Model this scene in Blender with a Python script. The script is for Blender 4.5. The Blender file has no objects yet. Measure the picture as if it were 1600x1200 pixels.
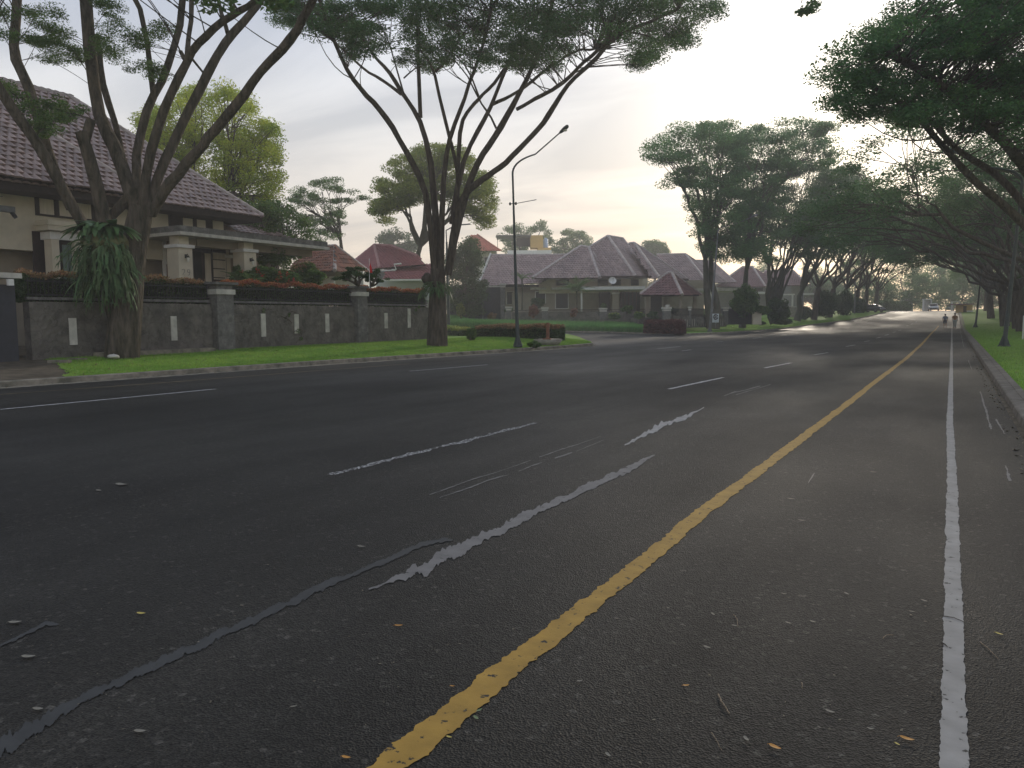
import bpy, math, random
import numpy as np
from mathutils import Vector, Matrix

S = bpy.context.scene
COL = S.collection
PI = math.pi
rad = math.radians

# ------------------------------------------------------------------ camera
CAM_H = 1.6
YAW, PITCH, ROLL = 29.735172, 4.858499, -0.5
cam_data = bpy.data.cameras.new("camera")
cam_data.sensor_width = 36.0
cam_data.lens = 27.0
cam_data.clip_start = 0.05
cam_data.clip_end = 3000
cam = bpy.data.objects.new("camera", cam_data)
COL.objects.link(cam)
CM = (Matrix.Rotation(rad(YAW), 3, 'Z') @ Matrix.Rotation(PI/2 - rad(PITCH), 3, 'X') @ Matrix.Rotation(rad(ROLL), 3, 'Z'))
cam.matrix_world = Matrix.Translation((0, 0, CAM_H)) @ CM.to_4x4()
S.camera = cam

# ------------------------------------------------------------------ render settings
S.view_settings.view_transform = 'Standard'
S.view_settings.look = 'None'
S.view_settings.exposure = 0.22
S.view_settings.gamma = 1.0
S.view_settings.use_curve_mapping = False
S.cycles.max_bounces = 6
S.cycles.diffuse_bounces = 3
S.cycles.transparent_max_bounces = 8
S.cycles.volume_bounces = 0

# ------------------------------------------------------------------ sky and sun
SUN_EL, SUN_AZ = rad(13.0), rad(7.0)          # azimuth counted left of the road direction
sun_dir = Vector((-math.sin(SUN_AZ)*math.cos(SUN_EL), math.cos(SUN_AZ)*math.cos(SUN_EL), math.sin(SUN_EL)))

world = bpy.data.worlds.new("World")
S.world = world
world.use_nodes = True
nt = world.node_tree
nt.nodes.clear()
def WN(t, **k):
    n = nt.nodes.new(t)
    for a, b in k.items(): setattr(n, a, b)
    return n
WL = nt.links.new
wout = WN('ShaderNodeOutputWorld')
sky = WN('ShaderNodeTexSky', sky_type='NISHITA', sun_disc=False, sun_elevation=SUN_EL, sun_rotation=-SUN_AZ)
sky.air_density = 1.0; sky.dust_density = 2.0
bg_sky = WN('ShaderNodeBackground'); bg_sky.inputs[1].default_value = 0.10
WL(sky.outputs[0], bg_sky.inputs[0])
tc = WN('ShaderNodeTexCoord')
# cloud veil: cool and pale overhead, warm towards the horizon, thin and bright round the sun
sep = WN('ShaderNodeSeparateXYZ'); WL(tc.outputs['Generated'], sep.inputs[0])
ramp = WN('ShaderNodeValToRGB')
WL(sep.outputs['Z'], ramp.inputs[0])
cr = ramp.color_ramp
cr.elements[0].position = 0.0; cr.elements[0].color = (0.82, 0.64, 0.48, 1)
cr.elements[1].position = 0.75; cr.elements[1].color = (0.50, 0.57, 0.72, 1)
for p, c in ((0.05, (0.82, 0.67, 0.53, 1)), (0.13, (0.76, 0.69, 0.62, 1)), (0.24, (0.65, 0.66, 0.68, 1)), (0.40, (0.54, 0.60, 0.72, 1))):
    e = cr.elements.new(p); e.color = c
dotn = WN('ShaderNodeVectorMath', operation='DOT_PRODUCT')
nrm = WN('ShaderNodeVectorMath', operation='NORMALIZE'); WL(tc.outputs['Generated'], nrm.inputs[0])
WL(nrm.outputs[0], dotn.inputs[0]); dotn.inputs[1].default_value = sun_dir
def wmath(op, a, b, clamp=False):
    n = WN('ShaderNodeMath', operation=op, use_clamp=clamp)
    for i, v in enumerate((a, b)):
        if isinstance(v, (int, float)): n.inputs[i].default_value = v
        else: WL(v, n.inputs[i])
    return n.outputs[0]
dcl = wmath('MAXIMUM', dotn.outputs['Value'], 0.0)
g1 = wmath('MULTIPLY', wmath('POWER', dcl, 60.0), 1.0)
g2 = wmath('MULTIPLY', wmath('POWER', dcl, 12.0), 0.05)
glow = wmath('ADD', g1, g2)
# streaky cloud shapes: direction projected on a cloud deck, so that they flatten towards the horizon
div = wmath('ADD', wmath('MAXIMUM', sep.outputs['Z'], 0.0), 0.10)
cx = wmath('DIVIDE', sep.outputs['X'], div); cy = wmath('DIVIDE', sep.outputs['Y'], div)
comb = WN('ShaderNodeCombineXYZ'); WL(cx, comb.inputs[0]); WL(cy, comb.inputs[1])
mp = WN('ShaderNodeMapping'); WL(comb.outputs[0], mp.inputs[0]); mp.inputs['Rotation'].default_value = (0, 0, rad(35)); mp.inputs['Scale'].default_value = (0.30, 0.62, 1); mp.inputs['Location'].default_value = (2.3, 0.4, 0)
noi = WN('ShaderNodeTexNoise'); WL(mp.outputs[0], noi.inputs['Vector'])
noi.inputs['Scale'].default_value = 2.1; noi.inputs['Detail'].default_value = 7; noi.inputs['Roughness'].default_value = 0.52; noi.inputs['Distortion'].default_value = 0.6
cramp = WN('ShaderNodeValToRGB'); WL(noi.outputs['Fac'], cramp.inputs[0])
cramp.color_ramp.elements[0].position = 0.40; cramp.color_ramp.elements[0].color = (0.70, 0.725, 0.77, 1)
cramp.color_ramp.elements[1].position = 0.60; cramp.color_ramp.elements[1].color = (1.06, 1.055, 1.05, 1)
mul = WN('ShaderNodeMixRGB', blend_type='MULTIPLY'); mul.inputs[0].default_value = 1.0
WL(ramp.outputs[0], mul.inputs[1]); WL(cramp.outputs[0], mul.inputs[2])
gcol = WN('ShaderNodeMixRGB', blend_type='MULTIPLY'); gcol.inputs[0].default_value = 1.0
gc = WN('ShaderNodeCombineXYZ'); WL(glow, gc.inputs[0]); WL(glow, gc.inputs[1]); WL(glow, gc.inputs[2])
WL(gc.outputs[0], gcol.inputs[1]); gcol.inputs[2].default_value = (1.0, 0.93, 0.78, 1)
add = WN('ShaderNodeMixRGB', blend_type='ADD'); add.inputs[0].default_value = 1.0
WL(mul.outputs[0], add.inputs[1]); WL(gcol.outputs[0], add.inputs[2])
bg_cl = WN('ShaderNodeBackground'); WL(add.outputs[0], bg_cl.inputs[0]); bg_cl.inputs[1].default_value = 1.24
mixw = WN('ShaderNodeMixShader'); mixw.inputs[0].default_value = 0.88
WL(bg_sky.outputs[0], mixw.inputs[1]); WL(bg_cl.outputs[0], mixw.inputs[2]); WL(mixw.outputs[0], wout.inputs[0])

sl = bpy.data.lights.new("sun", 'SUN'); sl.energy = 2.6; sl.angle = rad(6); sl.color = (1.0, 0.88, 0.72)
so = bpy.data.objects.new("sun", sl); COL.objects.link(so)
so.rotation_euler = sun_dir.to_track_quat('Z', 'Y').to_euler()

# ------------------------------------------------------------------ placing helpers: photo measurements -> world metres
_R = np.array([[CM[i][j] for j in range(3)] for i in range(3)])
FWD = np.array([-math.sin(rad(YAW)), math.cos(rad(YAW)), 0.0]); RGT = np.array([math.cos(rad(YAW)), math.sin(rad(YAW)), 0.0])
C0 = np.array([0, 0, CAM_H])
def ray(x, y): return _R @ np.array([(x-800)/1200.0, (600-y)/1200.0, -1.0])
def pd(x, y, D):
    r = ray(x, y); return C0 + r*(D/float(r @ FWD))
def onX(x, y, X):
    r = ray(x, y); return C0 + r*(X/r[0])
def onY(x, y, Y):
    r = ray(x, y); return C0 + r*(Y/r[1])
def gp(x, y, z=0.0):
    r = ray(x, y); return C0 + r*((z-CAM_H)/r[2])
def sm(t):
    t = np.clip(t, 0, 1); return t*t*(3-2*t)
def gz(X, Y):
    return 2.4*sm((Y-85)/90.0) + 0.75*sm((-24-X)/18.0)*sm((Y-46)/14.0)*(1-sm((Y-80)/60.0)*0.6)
def gpt(x, y, off=0.0):
    r = ray(x, y); t = 1.0; lo = 1.0
    while t < 600:
        p = C0 + r*t
        if p[2] < gz(p[0], p[1]) + off: break
        lo = t; t *= 1.02
    hi = t
    for _ in range(25):
        m = (lo+hi)/2; p = C0 + r*m
        if p[2] < gz(p[0], p[1]) + off: hi = m
        else: lo = m
    return C0 + r*hi

# ------------------------------------------------------------------ mesh building
class MB:
    def __init__(s): s.V = []; s.F = []; s.M = []; s.n = 0; s.S = []
    def add(s, V, F, m=0, smooth=False):
        V = np.asarray(V, float).reshape(-1, 3)
        s.V.append(V)
        if isinstance(F, np.ndarray):
            s.F.append(F + s.n); s.M.append(np.full(len(F), m)); s.S.append(np.full(len(F), smooth))
        else:
            by = {}
            for f in F: by.setdefault(len(f), []).append(f)
            for k, v in by.items():
                s.F.append(np.array(v) + s.n); s.M.append(np.full(len(v), m)); s.S.append(np.full(len(v), smooth))
        s.n += len(V)
    def box(s, c, d, rz=0.0, m=0, tilt=None):
        x, y, z = d[0]/2, d[1]/2, d[2]/2
        V = np.array([[i*x, j*y, k*z] for k in (-1, 1) for j in (-1, 1) for i in (-1, 1)])
        if tilt is not None: V = V @ np.array(Matrix.Rotation(tilt[0], 3, tilt[1])).T
        cc, ss = math.cos(rz), math.sin(rz)
        V = V @ np.array([[cc, ss, 0], [-ss, cc, 0], [0, 0, 1]]) + np.asarray(c, float)
        s.add(V, [(0, 2, 3, 1), (4, 5, 7, 6), (0, 1, 5, 4), (1, 3, 7, 5), (3, 2, 6, 7), (2, 0, 4, 6)], m)
    def prism(s, pts, vec, m=0):
        n = len(pts); P = np.asarray(pts, float); Q = P + np.asarray(vec, float)
        F = [tuple(range(n))[::-1], tuple(range(n, 2*n))] + [(i, (i+1) % n, n+(i+1) % n, n+i) for i in range(n)]
        s.add(np.vstack([P, Q]), F, m)
    def tube(s, pts, r, n=8, m=0, cap=True, wob=0.0, rng=None):
        P = np.asarray(pts, float); k = len(P)
        r = np.full(k, r) if np.isscalar(r) else np.asarray(r, float)
        T = np.gradient(P, axis=0); T /= (np.linalg.norm(T, axis=1)[:, None] + 1e-9)
        ref = np.array([0, 0, 1.0]) if abs(T[0][2]) < 0.9 else np.array([1.0, 0, 0])
        N = np.zeros_like(P); u = ref - T[0]*(ref@T[0]); u /= np.linalg.norm(u)
        for i in range(k):
            u = u - T[i]*(u@T[i]); u /= (np.linalg.norm(u)+1e-9); N[i] = u
        B = np.cross(T, N)
        a = np.linspace(0, 2*PI, n, endpoint=False)
        rr = r[:, None]*np.ones(n)
        if wob and rng is not None: rr = rr*(1 + wob*rng.normal(size=(k, n)))
        V = P[:, None, :] + rr[:, :, None]*(np.cos(a)[None, :, None]*N[:, None, :] + np.sin(a)[None, :, None]*B[:, None, :])
        V = V.reshape(-1, 3)
        i = np.arange(k-1)[:, None]*n; j = np.arange(n)[None, :]; jn = (j+1) % n
        F = np.stack([i+j, i+jn, i+n+jn, i+n+j], -1).reshape(-1, 4)
        s.add(V, F, m, True)
        if cap:
            s.add(V[:n], [tuple(range(n))[::-1]], m); s.add(V[-n:], [tuple(range(n))], m)
    def ell(s, c, r, nu=12, nv=8, m=0, noise=0.0, rng=None):
        th = np.linspace(0, PI, nv+1); ph = np.linspace(0, 2*PI, nu, endpoint=False)
        D = np.stack([np.sin(th)[:, None]*np.cos(ph), np.sin(th)[:, None]*np.sin(ph), np.cos(th)[:, None]*np.ones(nu)], -1).reshape(-1, 3)
        if noise: D = D*(1+noise*rng.normal(size=(len(D), 1)))
        i = np.arange(nv)[:, None]*nu; j = np.arange(nu)[None, :]; jn = (j+1) % nu
        F = np.stack([i+j, i+nu+j, i+nu+jn, i+jn], -1).reshape(-1, 4)
        s.add(D*np.asarray(r)+np.asarray(c), F, m, True)
    def build(s, name, mats, parent=None, loc=None):
        V = np.vstack(s.V)
        base = np.zeros(3)
        if parent is not None: base = np.array(parent['_b']) if '_b' in parent else base
        elif loc is not None: base = np.asarray(loc, float)
        V = V - base
        me = bpy.data.meshes.new(name)
        me.vertices.add(len(V)); me.vertices.foreach_set('co', V.astype(np.float32).ravel())
        loops = np.concatenate([f.ravel() for f in s.F]); cnt = np.concatenate([np.full(len(f), f.shape[1]) for f in s.F])
        st = np.concatenate([[0], np.cumsum(cnt)[:-1]])
        me.loops.add(len(loops)); me.loops.foreach_set('vertex_index', loops.astype(np.int32))
        me.polygons.add(len(cnt)); me.polygons.foreach_set('loop_start', st.astype(np.int32))
        me.polygons.foreach_set('material_index', np.concatenate(s.M).astype(np.int32))
        me.polygons.foreach_set('use_smooth', np.concatenate(s.S).astype(bool))
        me.update(calc_edges=True); me.validate()
        for m in (mats if isinstance(mats, (list, tuple)) else [mats]): me.materials.append(m)
        o = bpy.data.objects.new(name, me); COL.objects.link(o)
        if parent is not None: o.parent = parent; o['_b'] = list(base)
        elif loc is not None: o.location = base; o['_b'] = list(base)
        return o

def tag(o, label=None, cat=None, group=None, kind=None):
    if label: o['label'] = label
    if cat: o['category'] = cat
    if group: o['group'] = group
    if kind: o['kind'] = kind
    return o
def thing(name, loc, label, cat, group=None):
    o = bpy.data.objects.new(name, None); COL.objects.link(o)
    o.location = loc; o['_b'] = [float(v) for v in loc]; o.empty_display_size = 0.3
    return tag(o, label, cat, group)
def struct(o): o['kind'] = 'structure'; return o
def copy_thing(root, loc, rz, sc=1.0, label=None, group=None):
    r = root.copy(); COL.objects.link(r)
    r.location = loc; r.rotation_euler = (0, 0, rz); r.scale = (sc, sc, sc)
    if label: r['label'] = label
    if group: r['group'] = group
    for ch in list(root.children):
        c = ch.copy(); COL.objects.link(c); c.parent = r
        for g in list(ch.children):
            d = g.copy(); COL.objects.link(d); d.parent = c
    return r

# ------------------------------------------------------------------ materials
def mat(name, col, rough=0.8, spec=0.3, metal=0.0, var=0.0, vscale=3.0, bump=0.0, bscale=20.0, island=0.0, transl=0.0, col2=None, detail=4, bdist=0.03, emit=None, hv=0.0, stretch=None, trans=0.0):
    m = bpy.data.materials.new(name); m.use_nodes = True
    n = m.node_tree; b = n.nodes['Principled BSDF']; L = n.links.new
    b.inputs['Base Color'].default_value = (*col, 1); b.inputs['Roughness'].default_value = rough
    b.inputs['Specular IOR Level'].default_value = spec; b.inputs['Metallic'].default_value = metal
    if trans: b.inputs['Transmission Weight'].default_value = trans
    t = n.nodes.new('ShaderNodeTexCoord'); vec = t.outputs['Object']
    if stretch:
        mpn = n.nodes.new('ShaderNodeMapping'); L(vec, mpn.inputs[0]); mpn.inputs['Scale'].default_value = stretch; vec = mpn.outputs[0]
    cur = None
    if var or col2:
        nz = n.nodes.new('ShaderNodeTexNoise'); L(vec, nz.inputs['Vector']); nz.inputs['Scale'].default_value = vscale; nz.inputs['Detail'].default_value = detail; nz.inputs['Roughness'].default_value = 0.6
        mr = n.nodes.new('ShaderNodeMapRange'); L(nz.outputs['Fac'], mr.inputs[0]); mr.inputs[1].default_value = 0.33; mr.inputs[2].default_value = 0.67
        mx = n.nodes.new('ShaderNodeMixRGB'); L(mr.outputs[0], mx.inputs[0])
        if col2 is None:
            mx.inputs[1].default_value = tuple(max(0, c*(1-var)) for c in col)+(1,); mx.inputs[2].default_value = tuple(c*(1+var) for c in col)+(1,)
        else:
            mx.inputs[1].default_value = (*col, 1); mx.inputs[2].default_value = (*col2, 1)
        cur = mx.outputs[0]
    if island:
        g = n.nodes.new('ShaderNodeNewGeometry'); hs = n.nodes.new('ShaderNodeHueSaturation')
        mr2 = n.nodes.new('ShaderNodeMapRange'); L(g.outputs['Random Per Island'], mr2.inputs[0]); mr2.inputs[3].default_value = 1-island; mr2.inputs[4].default_value = 1+island
        L(mr2.outputs[0], hs.inputs['Value'])
        if hv:
            wn = n.nodes.new('ShaderNodeTexWhiteNoise'); wn.noise_dimensions = '1D'; L(g.outputs['Random Per Island'], wn.inputs['W'])
            mr3 = n.nodes.new('ShaderNodeMapRange'); L(wn.outputs['Value'], mr3.inputs[0]); mr3.inputs[3].default_value = 0.5-hv; mr3.inputs[4].default_value = 0.5+hv; L(mr3.outputs[0], hs.inputs['Hue'])
        if cur is not None: L(cur, hs.inputs['Color'])
        else: hs.inputs['Color'].default_value = (*col, 1)
        cur = hs.outputs[0]
    if cur is not None: L(cur, b.inputs['Base Color'])
    if bump:
        nb = n.nodes.new('ShaderNodeTexNoise'); L(vec, nb.inputs['Vector']); nb.inputs['Scale'].default_value = bscale; nb.inputs['Detail'].default_value = 5
        bp = n.nodes.new('ShaderNodeBump'); L(nb.outputs['Fac'], bp.inputs['Height']); bp.inputs['Strength'].default_value = min(1.0, bump); bp.inputs['Distance'].default_value = bdist
        L(bp.outputs[0], b.inputs['Normal'])
    if transl:
        tr = n.nodes.new('ShaderNodeBsdfTranslucent'); ms = n.nodes.new('ShaderNodeMixShader'); ms.inputs[0].default_value = transl
        if cur is not None:
            gm = n.nodes.new('ShaderNodeGamma'); L(cur, gm.inputs[0]); gm.inputs[1].default_value = 0.85; L(gm.outputs[0], tr.inputs[0])
        else: tr.inputs[0].default_value = (*col, 1)
        L(b.outputs[0], ms.inputs[1]); L(tr.outputs[0], ms.inputs[2]); L(ms.outputs[0], n.nodes['Material Output'].inputs[0])
    if emit: b.inputs['Emission Color'].default_value = (*emit[0], 1); b.inputs['Emission Strength'].default_value = emit[1]
    return m

M = {}
M['bark'] = mat('bark', (0.045, 0.036, 0.029), 0.95, 0.1, col2=(0.135, 0.112, 0.090), vscale=8, detail=8, bump=1.0, bscale=14, bdist=.12, stretch=(1, 1, .22))
M['bark_grey'] = mat('bark_grey', (0.13, 0.11, 0.09), 0.95, 0.1, col2=(0.07, 0.085, 0.05), vscale=3, bump=0.9, bscale=14, bdist=.1, stretch=(1, 1, .35))
M['bark_moss'] = mat('bark_moss', (0.15, 0.122, 0.095), 0.95, 0.1, col2=(0.034, 0.034, 0.022), detail=8, vscale=6, bump=1.0, bscale=15, bdist=.12, stretch=(1, 1, .22))
def leafmat(name, col, col2, tr=0.35, isl=0.35, vs=0.5, hv=0.02, rough=0.55): return mat(name, col, rough, 0.06, col2=col2, vscale=vs, island=isl, transl=tr, detail=3, hv=hv)
M['leaf_rain'] = leafmat('leaf_rain', (0.046, 0.108, 0.038), (0.092, 0.175, 0.056), 0.42)
M['leaf_far'] = leafmat('leaf_far', (0.075, 0.165, 0.055), (0.145, 0.265, 0.085), 0.50, vs=0.30)
M['leaf_gold'] = leafmat('leaf_gold', (0.17, 0.26, 0.022), (0.42, 0.46, 0.05), 0.50, vs=0.5)
M['leaf_lime'] = leafmat('leaf_lime', (0.13, 0.19, 0.035), (0.27, 0.30, 0.06), 0.50, vs=0.5)
M['leaf_dark'] = leafmat('leaf_dark', (0.032, 0.068, 0.022), (0.07, 0.12, 0.035), 0.28, vs=0.8)
M['leaf_mid'] = leafmat('leaf_mid', (0.06, 0.125, 0.03), (0.12, 0.20, 0.05), 0.35, vs=0.8)
M['leaf_fern'] = leafmat('leaf_fern', (0.065, 0.120, 0.048), (0.11, 0.17, 0.075), 0.2, isl=0.3, vs=2)
M['leaf_red'] = leafmat('leaf_red', (0.36, 0.085, 0.045), (0.32, 0.15, 0.055), 0.3, isl=0.4, vs=2)
M['leaf_rust'] = leafmat('leaf_rust', (0.30, 0.16, 0.08), (0.22, 0.17, 0.08), 0.25, isl=0.45, vs=2.5)
M['leaf_cord'] = leafmat('leaf_cord', (0.20, 0.07, 0.045), (0.26, 0.13, 0.07), 0.25, isl=0.4, vs=2.5)
M['leaf_plum'] = leafmat('leaf_plum', (0.10, 0.035, 0.035), (0.14, 0.055, 0.04), 0.25, isl=0.4, vs=2.5)
M['leaf_yellow'] = leafmat('leaf_yellow', (0.30, 0.34, 0.05), (0.20, 0.30, 0.05), 0.3, vs=3)
M['flower'] = mat('flower', (0.55, 0.05, 0.03), 0.6, island=0.3)
M['grass'] = leafmat('grass_blades', (0.135, 0.285, 0.040), (0.235, 0.375, 0.060), 0.3, isl=0.3, vs=1.2, rough=0.7)
M['grass_tall'] = leafmat('grass_tall', (0.12, 0.30, 0.07), (0.17, 0.38, 0.10), 0.5, isl=0.3, vs=0.5, rough=0.7)
M['turf'] = mat('turf', (0.12, 0.24, 0.036), 0.95, 0.1, col2=(0.21, 0.31, 0.060), vscale=1.3, bump=0.8, bscale=60, detail=8)
M['soil'] = mat('soil', (0.09, 0.075, 0.055), 0.95, 0.1, var=0.35, vscale=2.5, bump=0.6, bscale=30)
M['stone_wall'] = mat('stone_wall', (0.185, 0.168, 0.145), 0.92, 0.2, col2=(0.085, 0.080, 0.070), vscale=2.2, bump=1.0, bscale=7, detail=9, bdist=.07)
M['stone_pier'] = mat('stone_pier', (0.16, 0.155, 0.145), 0.9, 0.2, var=0.3, vscale=4, bump=0.7, bscale=14, detail=8)
M['concrete'] = mat('concrete', (0.33, 0.31, 0.27), 0.9, 0.2, var=0.3, vscale=2.5, bump=0.4, bscale=25, detail=8)
M['kerb'] = mat('kerb_concrete', (0.30, 0.265, 0.21), 0.92, 0.2, col2=(0.10, 0.095, 0.07), vscale=3.0, bump=0.6, bscale=30, detail=9)
M['white'] = mat('white_paint', (0.70, 0.69, 0.66), 0.7, 0.3, var=0.08, vscale=4, detail=7)
M['offwhite'] = mat('weathered_white', (0.52, 0.50, 0.45), 0.8, 0.2, var=0.22, vscale=3, detail=8)
M['cream'] = mat('cream_render', (0.62, 0.56, 0.44), 0.88, 0.2, var=0.10, vscale=1.5, bump=0.15, bscale=60, detail=8)
M['taupe'] = mat('taupe_render', (0.30, 0.26, 0.20), 0.88, 0.2, var=0.12, vscale=1.5, bump=0.15, bscale=60, detail=8)
M['darkwood'] = mat('dark_wood', (0.035, 0.025, 0.022), 0.6, 0.3, var=0.3, vscale=8)
M['redwood'] = mat('red_wood', (0.10, 0.035, 0.028), 0.6, 0.3, var=0.3, vscale=8)
M['black'] = mat('black_iron', (0.018, 0.018, 0.020), 0.55, 0.4)
M['gate'] = mat('gate_iron', (0.035, 0.036, 0.045), 0.6, 0.4, var=0.2, vscale=5)
M['pole'] = mat('painted_steel', (0.055, 0.070, 0.070), 0.5, 0.5, metal=0.3, var=0.2, vscale=6)
M['polegrey'] = mat('galvanised_steel', (0.16, 0.165, 0.17), 0.5, 0.5, metal=0.4, var=0.2, vscale=6)
M['pane'] = mat('window_pane', (0.03, 0.033, 0.035), 0.06, 0.8)
M['pane_dark'] = mat('dark_window', (0.015, 0.018, 0.018), 0.35, 0.3)
M['kerb_dark'] = mat('kerb_dark', (0.20, 0.175, 0.145), 0.92, 0.2, col2=(0.085, 0.075, 0.06), vscale=2.4, bump=0.7, bscale=25, detail=9)
M['curtain'] = mat('curtain', (0.62, 0.56, 0.45), 0.8, 0.2, var=0.12, vscale=5, stretch=(1, 6, .3))
M['curtain_blue'] = mat('curtain_blue', (0.16, 0.21, 0.19), 0.7, 0.2, var=0.25, vscale=5, stretch=(1, 6, .3))
M['lamp_glass'] = mat('lamp_glass', (0.75, 0.74, 0.68), 0.2, 0.5)
M['tile_brown'] = mat('roof_tile_brown', (0.39, 0.29, 0.265), 0.5, 0.45, col2=(0.23, 0.165, 0.155), vscale=.9, detail=8, island=0.22, bump=0.3, bscale=40)
M['tile_dark'] = mat('roof_tile_dark', (0.34, 0.245, 0.225), 0.62, 0.35, col2=(0.21, 0.155, 0.145), vscale=0.6, detail=8, island=0.2)
M['tile_orange'] = mat('roof_tile_orange', (0.33, 0.125, 0.075), 0.7, 0.3, col2=(0.20, 0.11, 0.075), vscale=1.0, island=0.35)
M['tile_maroon'] = mat('roof_tile_maroon', (0.28, 0.095, 0.09), 0.6, 0.3, col2=(0.22, 0.085, 0.085), vscale=0.7, island=0.12)
M['tile_wine'] = mat('roof_tile_wine', (0.22, 0.115, 0.11), 0.6, 0.3, col2=(0.16, 0.095, 0.095), vscale=0.7, island=0.2)
M['tile_red'] = mat('roof_tile_red', (0.42, 0.12, 0.07), 0.7, 0.3, var=0.15, vscale=1.0, island=0.12)
M['ridge'] = mat('ridge_tile', (0.42, 0.36, 0.34), 0.7, 0.3, var=0.25, vscale=3)
M['ridge_pink'] = mat('ridge_pink', (0.36, 0.20, 0.19), 0.7, 0.3, var=0.15, vscale=3)
M['yellow_wall'] = mat('yellow_wall', (0.60, 0.40, 0.14), 0.85, 0.2, var=0.06, vscale=2)
M['red'] = mat('red_cloth', (0.55, 0.03, 0.03), 0.8, 0.1)
M['skin'] = mat('skin', (0.32, 0.19, 0.13), 0.6, 0.3)
M['hair'] = mat('black_hair', (0.012, 0.010, 0.010), 0.5, 0.3)

# asphalt: fine stone speckle, worn patches and a slight sheen where traffic has polished it
def asphalt(name, base, worn=0.0):
    m = bpy.data.materials.new(name); m.use_nodes = True
    n = m.node_tree; b = n.nodes['Principled BSDF']; L = n.links.new
    t = n.nodes.new('ShaderNodeTexCoord')
    def nz(scale, det, rough=0.6, st=None):
        k = n.nodes.new('ShaderNodeTexNoise'); v = t.outputs['Object']
        if st:
            q = n.nodes.new('ShaderNodeMapping'); L(v, q.inputs[0]); q.inputs['Scale'].default_value = st; v = q.outputs[0]
        L(v, k.inputs['Vector']); k.inputs['Scale'].default_value = scale; k.inputs['Detail'].default_value = det; k.inputs['Roughness'].default_value = rough; return k.outputs['Fac']
    def mr(v, a, c, lo, hi):
        k = n.nodes.new('ShaderNodeMapRange'); L(v, k.inputs[0]); k.inputs[1].default_value = a; k.inputs[2].default_value = c; k.inputs[3].default_value = lo; k.inputs[4].default_value = hi; return k.outputs[0]
    def mu(a, c):
        k = n.nodes.new('ShaderNodeMath'); k.operation = 'MULTIPLY'; L(a, k.inputs[0]); L(c, k.inputs[1]); return k.outputs[0]
    v = t.outputs['Object']
    vo = n.nodes.new('ShaderNodeTexVoronoi'); L(v, vo.inputs['Vector']); vo.inputs['Scale'].default_value = 110
    stones = mr(vo.outputs['Color'], 0.0, 1.0, 0.35, 1.7)
    vo2 = n.nodes.new('ShaderNodeTexVoronoi'); L(v, vo2.inputs['Vector']); vo2.inputs['Scale'].default_value = 38
    big = mr(vo2.outputs['Color'], 0.80, 1.0, 1.0, 3.0)
    patch = mr(nz(0.30, 8), 0.35, 0.65, 0.76, 1.28)
    lanes = mr(nz(0.8, 5, st=(1, 0.03, 1)), 0.36, 0.64, 0.80, 1.22)
    f = mu(mu(mu(stones, big), patch), lanes)
    c = n.nodes.new('ShaderNodeVectorMath'); c.operation = 'SCALE'; c.inputs[0].default_value = base; L(f, c.inputs['Scale'])
    L(c.outputs[0], b.inputs['Base Color'])
    L(mr(nz(0.22, 5, st=(1, 0.35, 1)), 0.35, 0.68, 0.74, 0.50), b.inputs['Roughness'])
    b.inputs['Specular IOR Level'].default_value = 0.11
    bp = n.nodes.new('ShaderNodeBump'); L(vo.outputs['Distance'], bp.inputs['Height']); bp.inputs['Strength'].default_value = 0.8; bp.inputs['Distance'].default_value = 0.006
    bp2 = n.nodes.new('ShaderNodeBump'); L(nz(14, 6), bp2.inputs['Height']); bp2.inputs['Strength'].default_value = 0.25; bp2.inputs['Distance'].default_value = 0.02
    L(bp.outputs[0], bp2.inputs['Normal']); L(bp2.outputs[0], b.inputs['Normal'])
    return m
def crazed(m, scale=2.0):
    n = m.node_tree; L = n.links.new; b = n.nodes['Principled BSDF']; t = n.nodes.new('ShaderNodeTexCoord')
    nz = n.nodes.new('ShaderNodeTexNoise'); L(t.outputs['Object'], nz.inputs['Vector']); nz.inputs['Scale'].default_value = 3; nz.inputs['Detail'].default_value = 4
    ad = n.nodes.new('ShaderNodeMixRGB'); ad.blend_type = 'LINEAR_LIGHT'; ad.inputs[0].default_value = .35; L(t.outputs['Object'], ad.inputs[1]); L(nz.outputs['Color'], ad.inputs[2])
    v = n.nodes.new('ShaderNodeTexVoronoi'); v.feature = 'DISTANCE_TO_EDGE'; L(ad.outputs[0], v.inputs['Vector']); v.inputs['Scale'].default_value = scale
    r = n.nodes.new('ShaderNodeMapRange'); L(v.outputs['Distance'], r.inputs[0]); r.inputs[2].default_value = .05; r.inputs[3].default_value = .68; r.inputs[4].default_value = 1.0
    v2 = n.nodes.new('ShaderNodeTexVoronoi'); L(ad.outputs[0], v2.inputs['Vector']); v2.inputs['Scale'].default_value = scale
    r2 = n.nodes.new('ShaderNodeMapRange'); L(v2.outputs['Color'], r2.inputs[0]); r2.inputs[3].default_value = .86; r2.inputs[4].default_value = 1.15
    k = n.nodes.new('ShaderNodeMath'); k.operation = 'MULTIPLY'; L(r.outputs[0], k.inputs[0]); L(r2.outputs[0], k.inputs[1])
    old = b.inputs['Base Color'].links[0].from_socket; s = n.nodes.new('ShaderNodeVectorMath'); s.operation = 'SCALE'; L(old, s.inputs[0]); L(k.outputs[0], s.inputs['Scale']); L(s.outputs[0], b.inputs['Base Color'])
crazed(M['stone_wall']); crazed(M['stone_pier'], 3.4)
M['asphalt'] = asphalt('asphalt', (0.0215, 0.0200, 0.0170))
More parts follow.
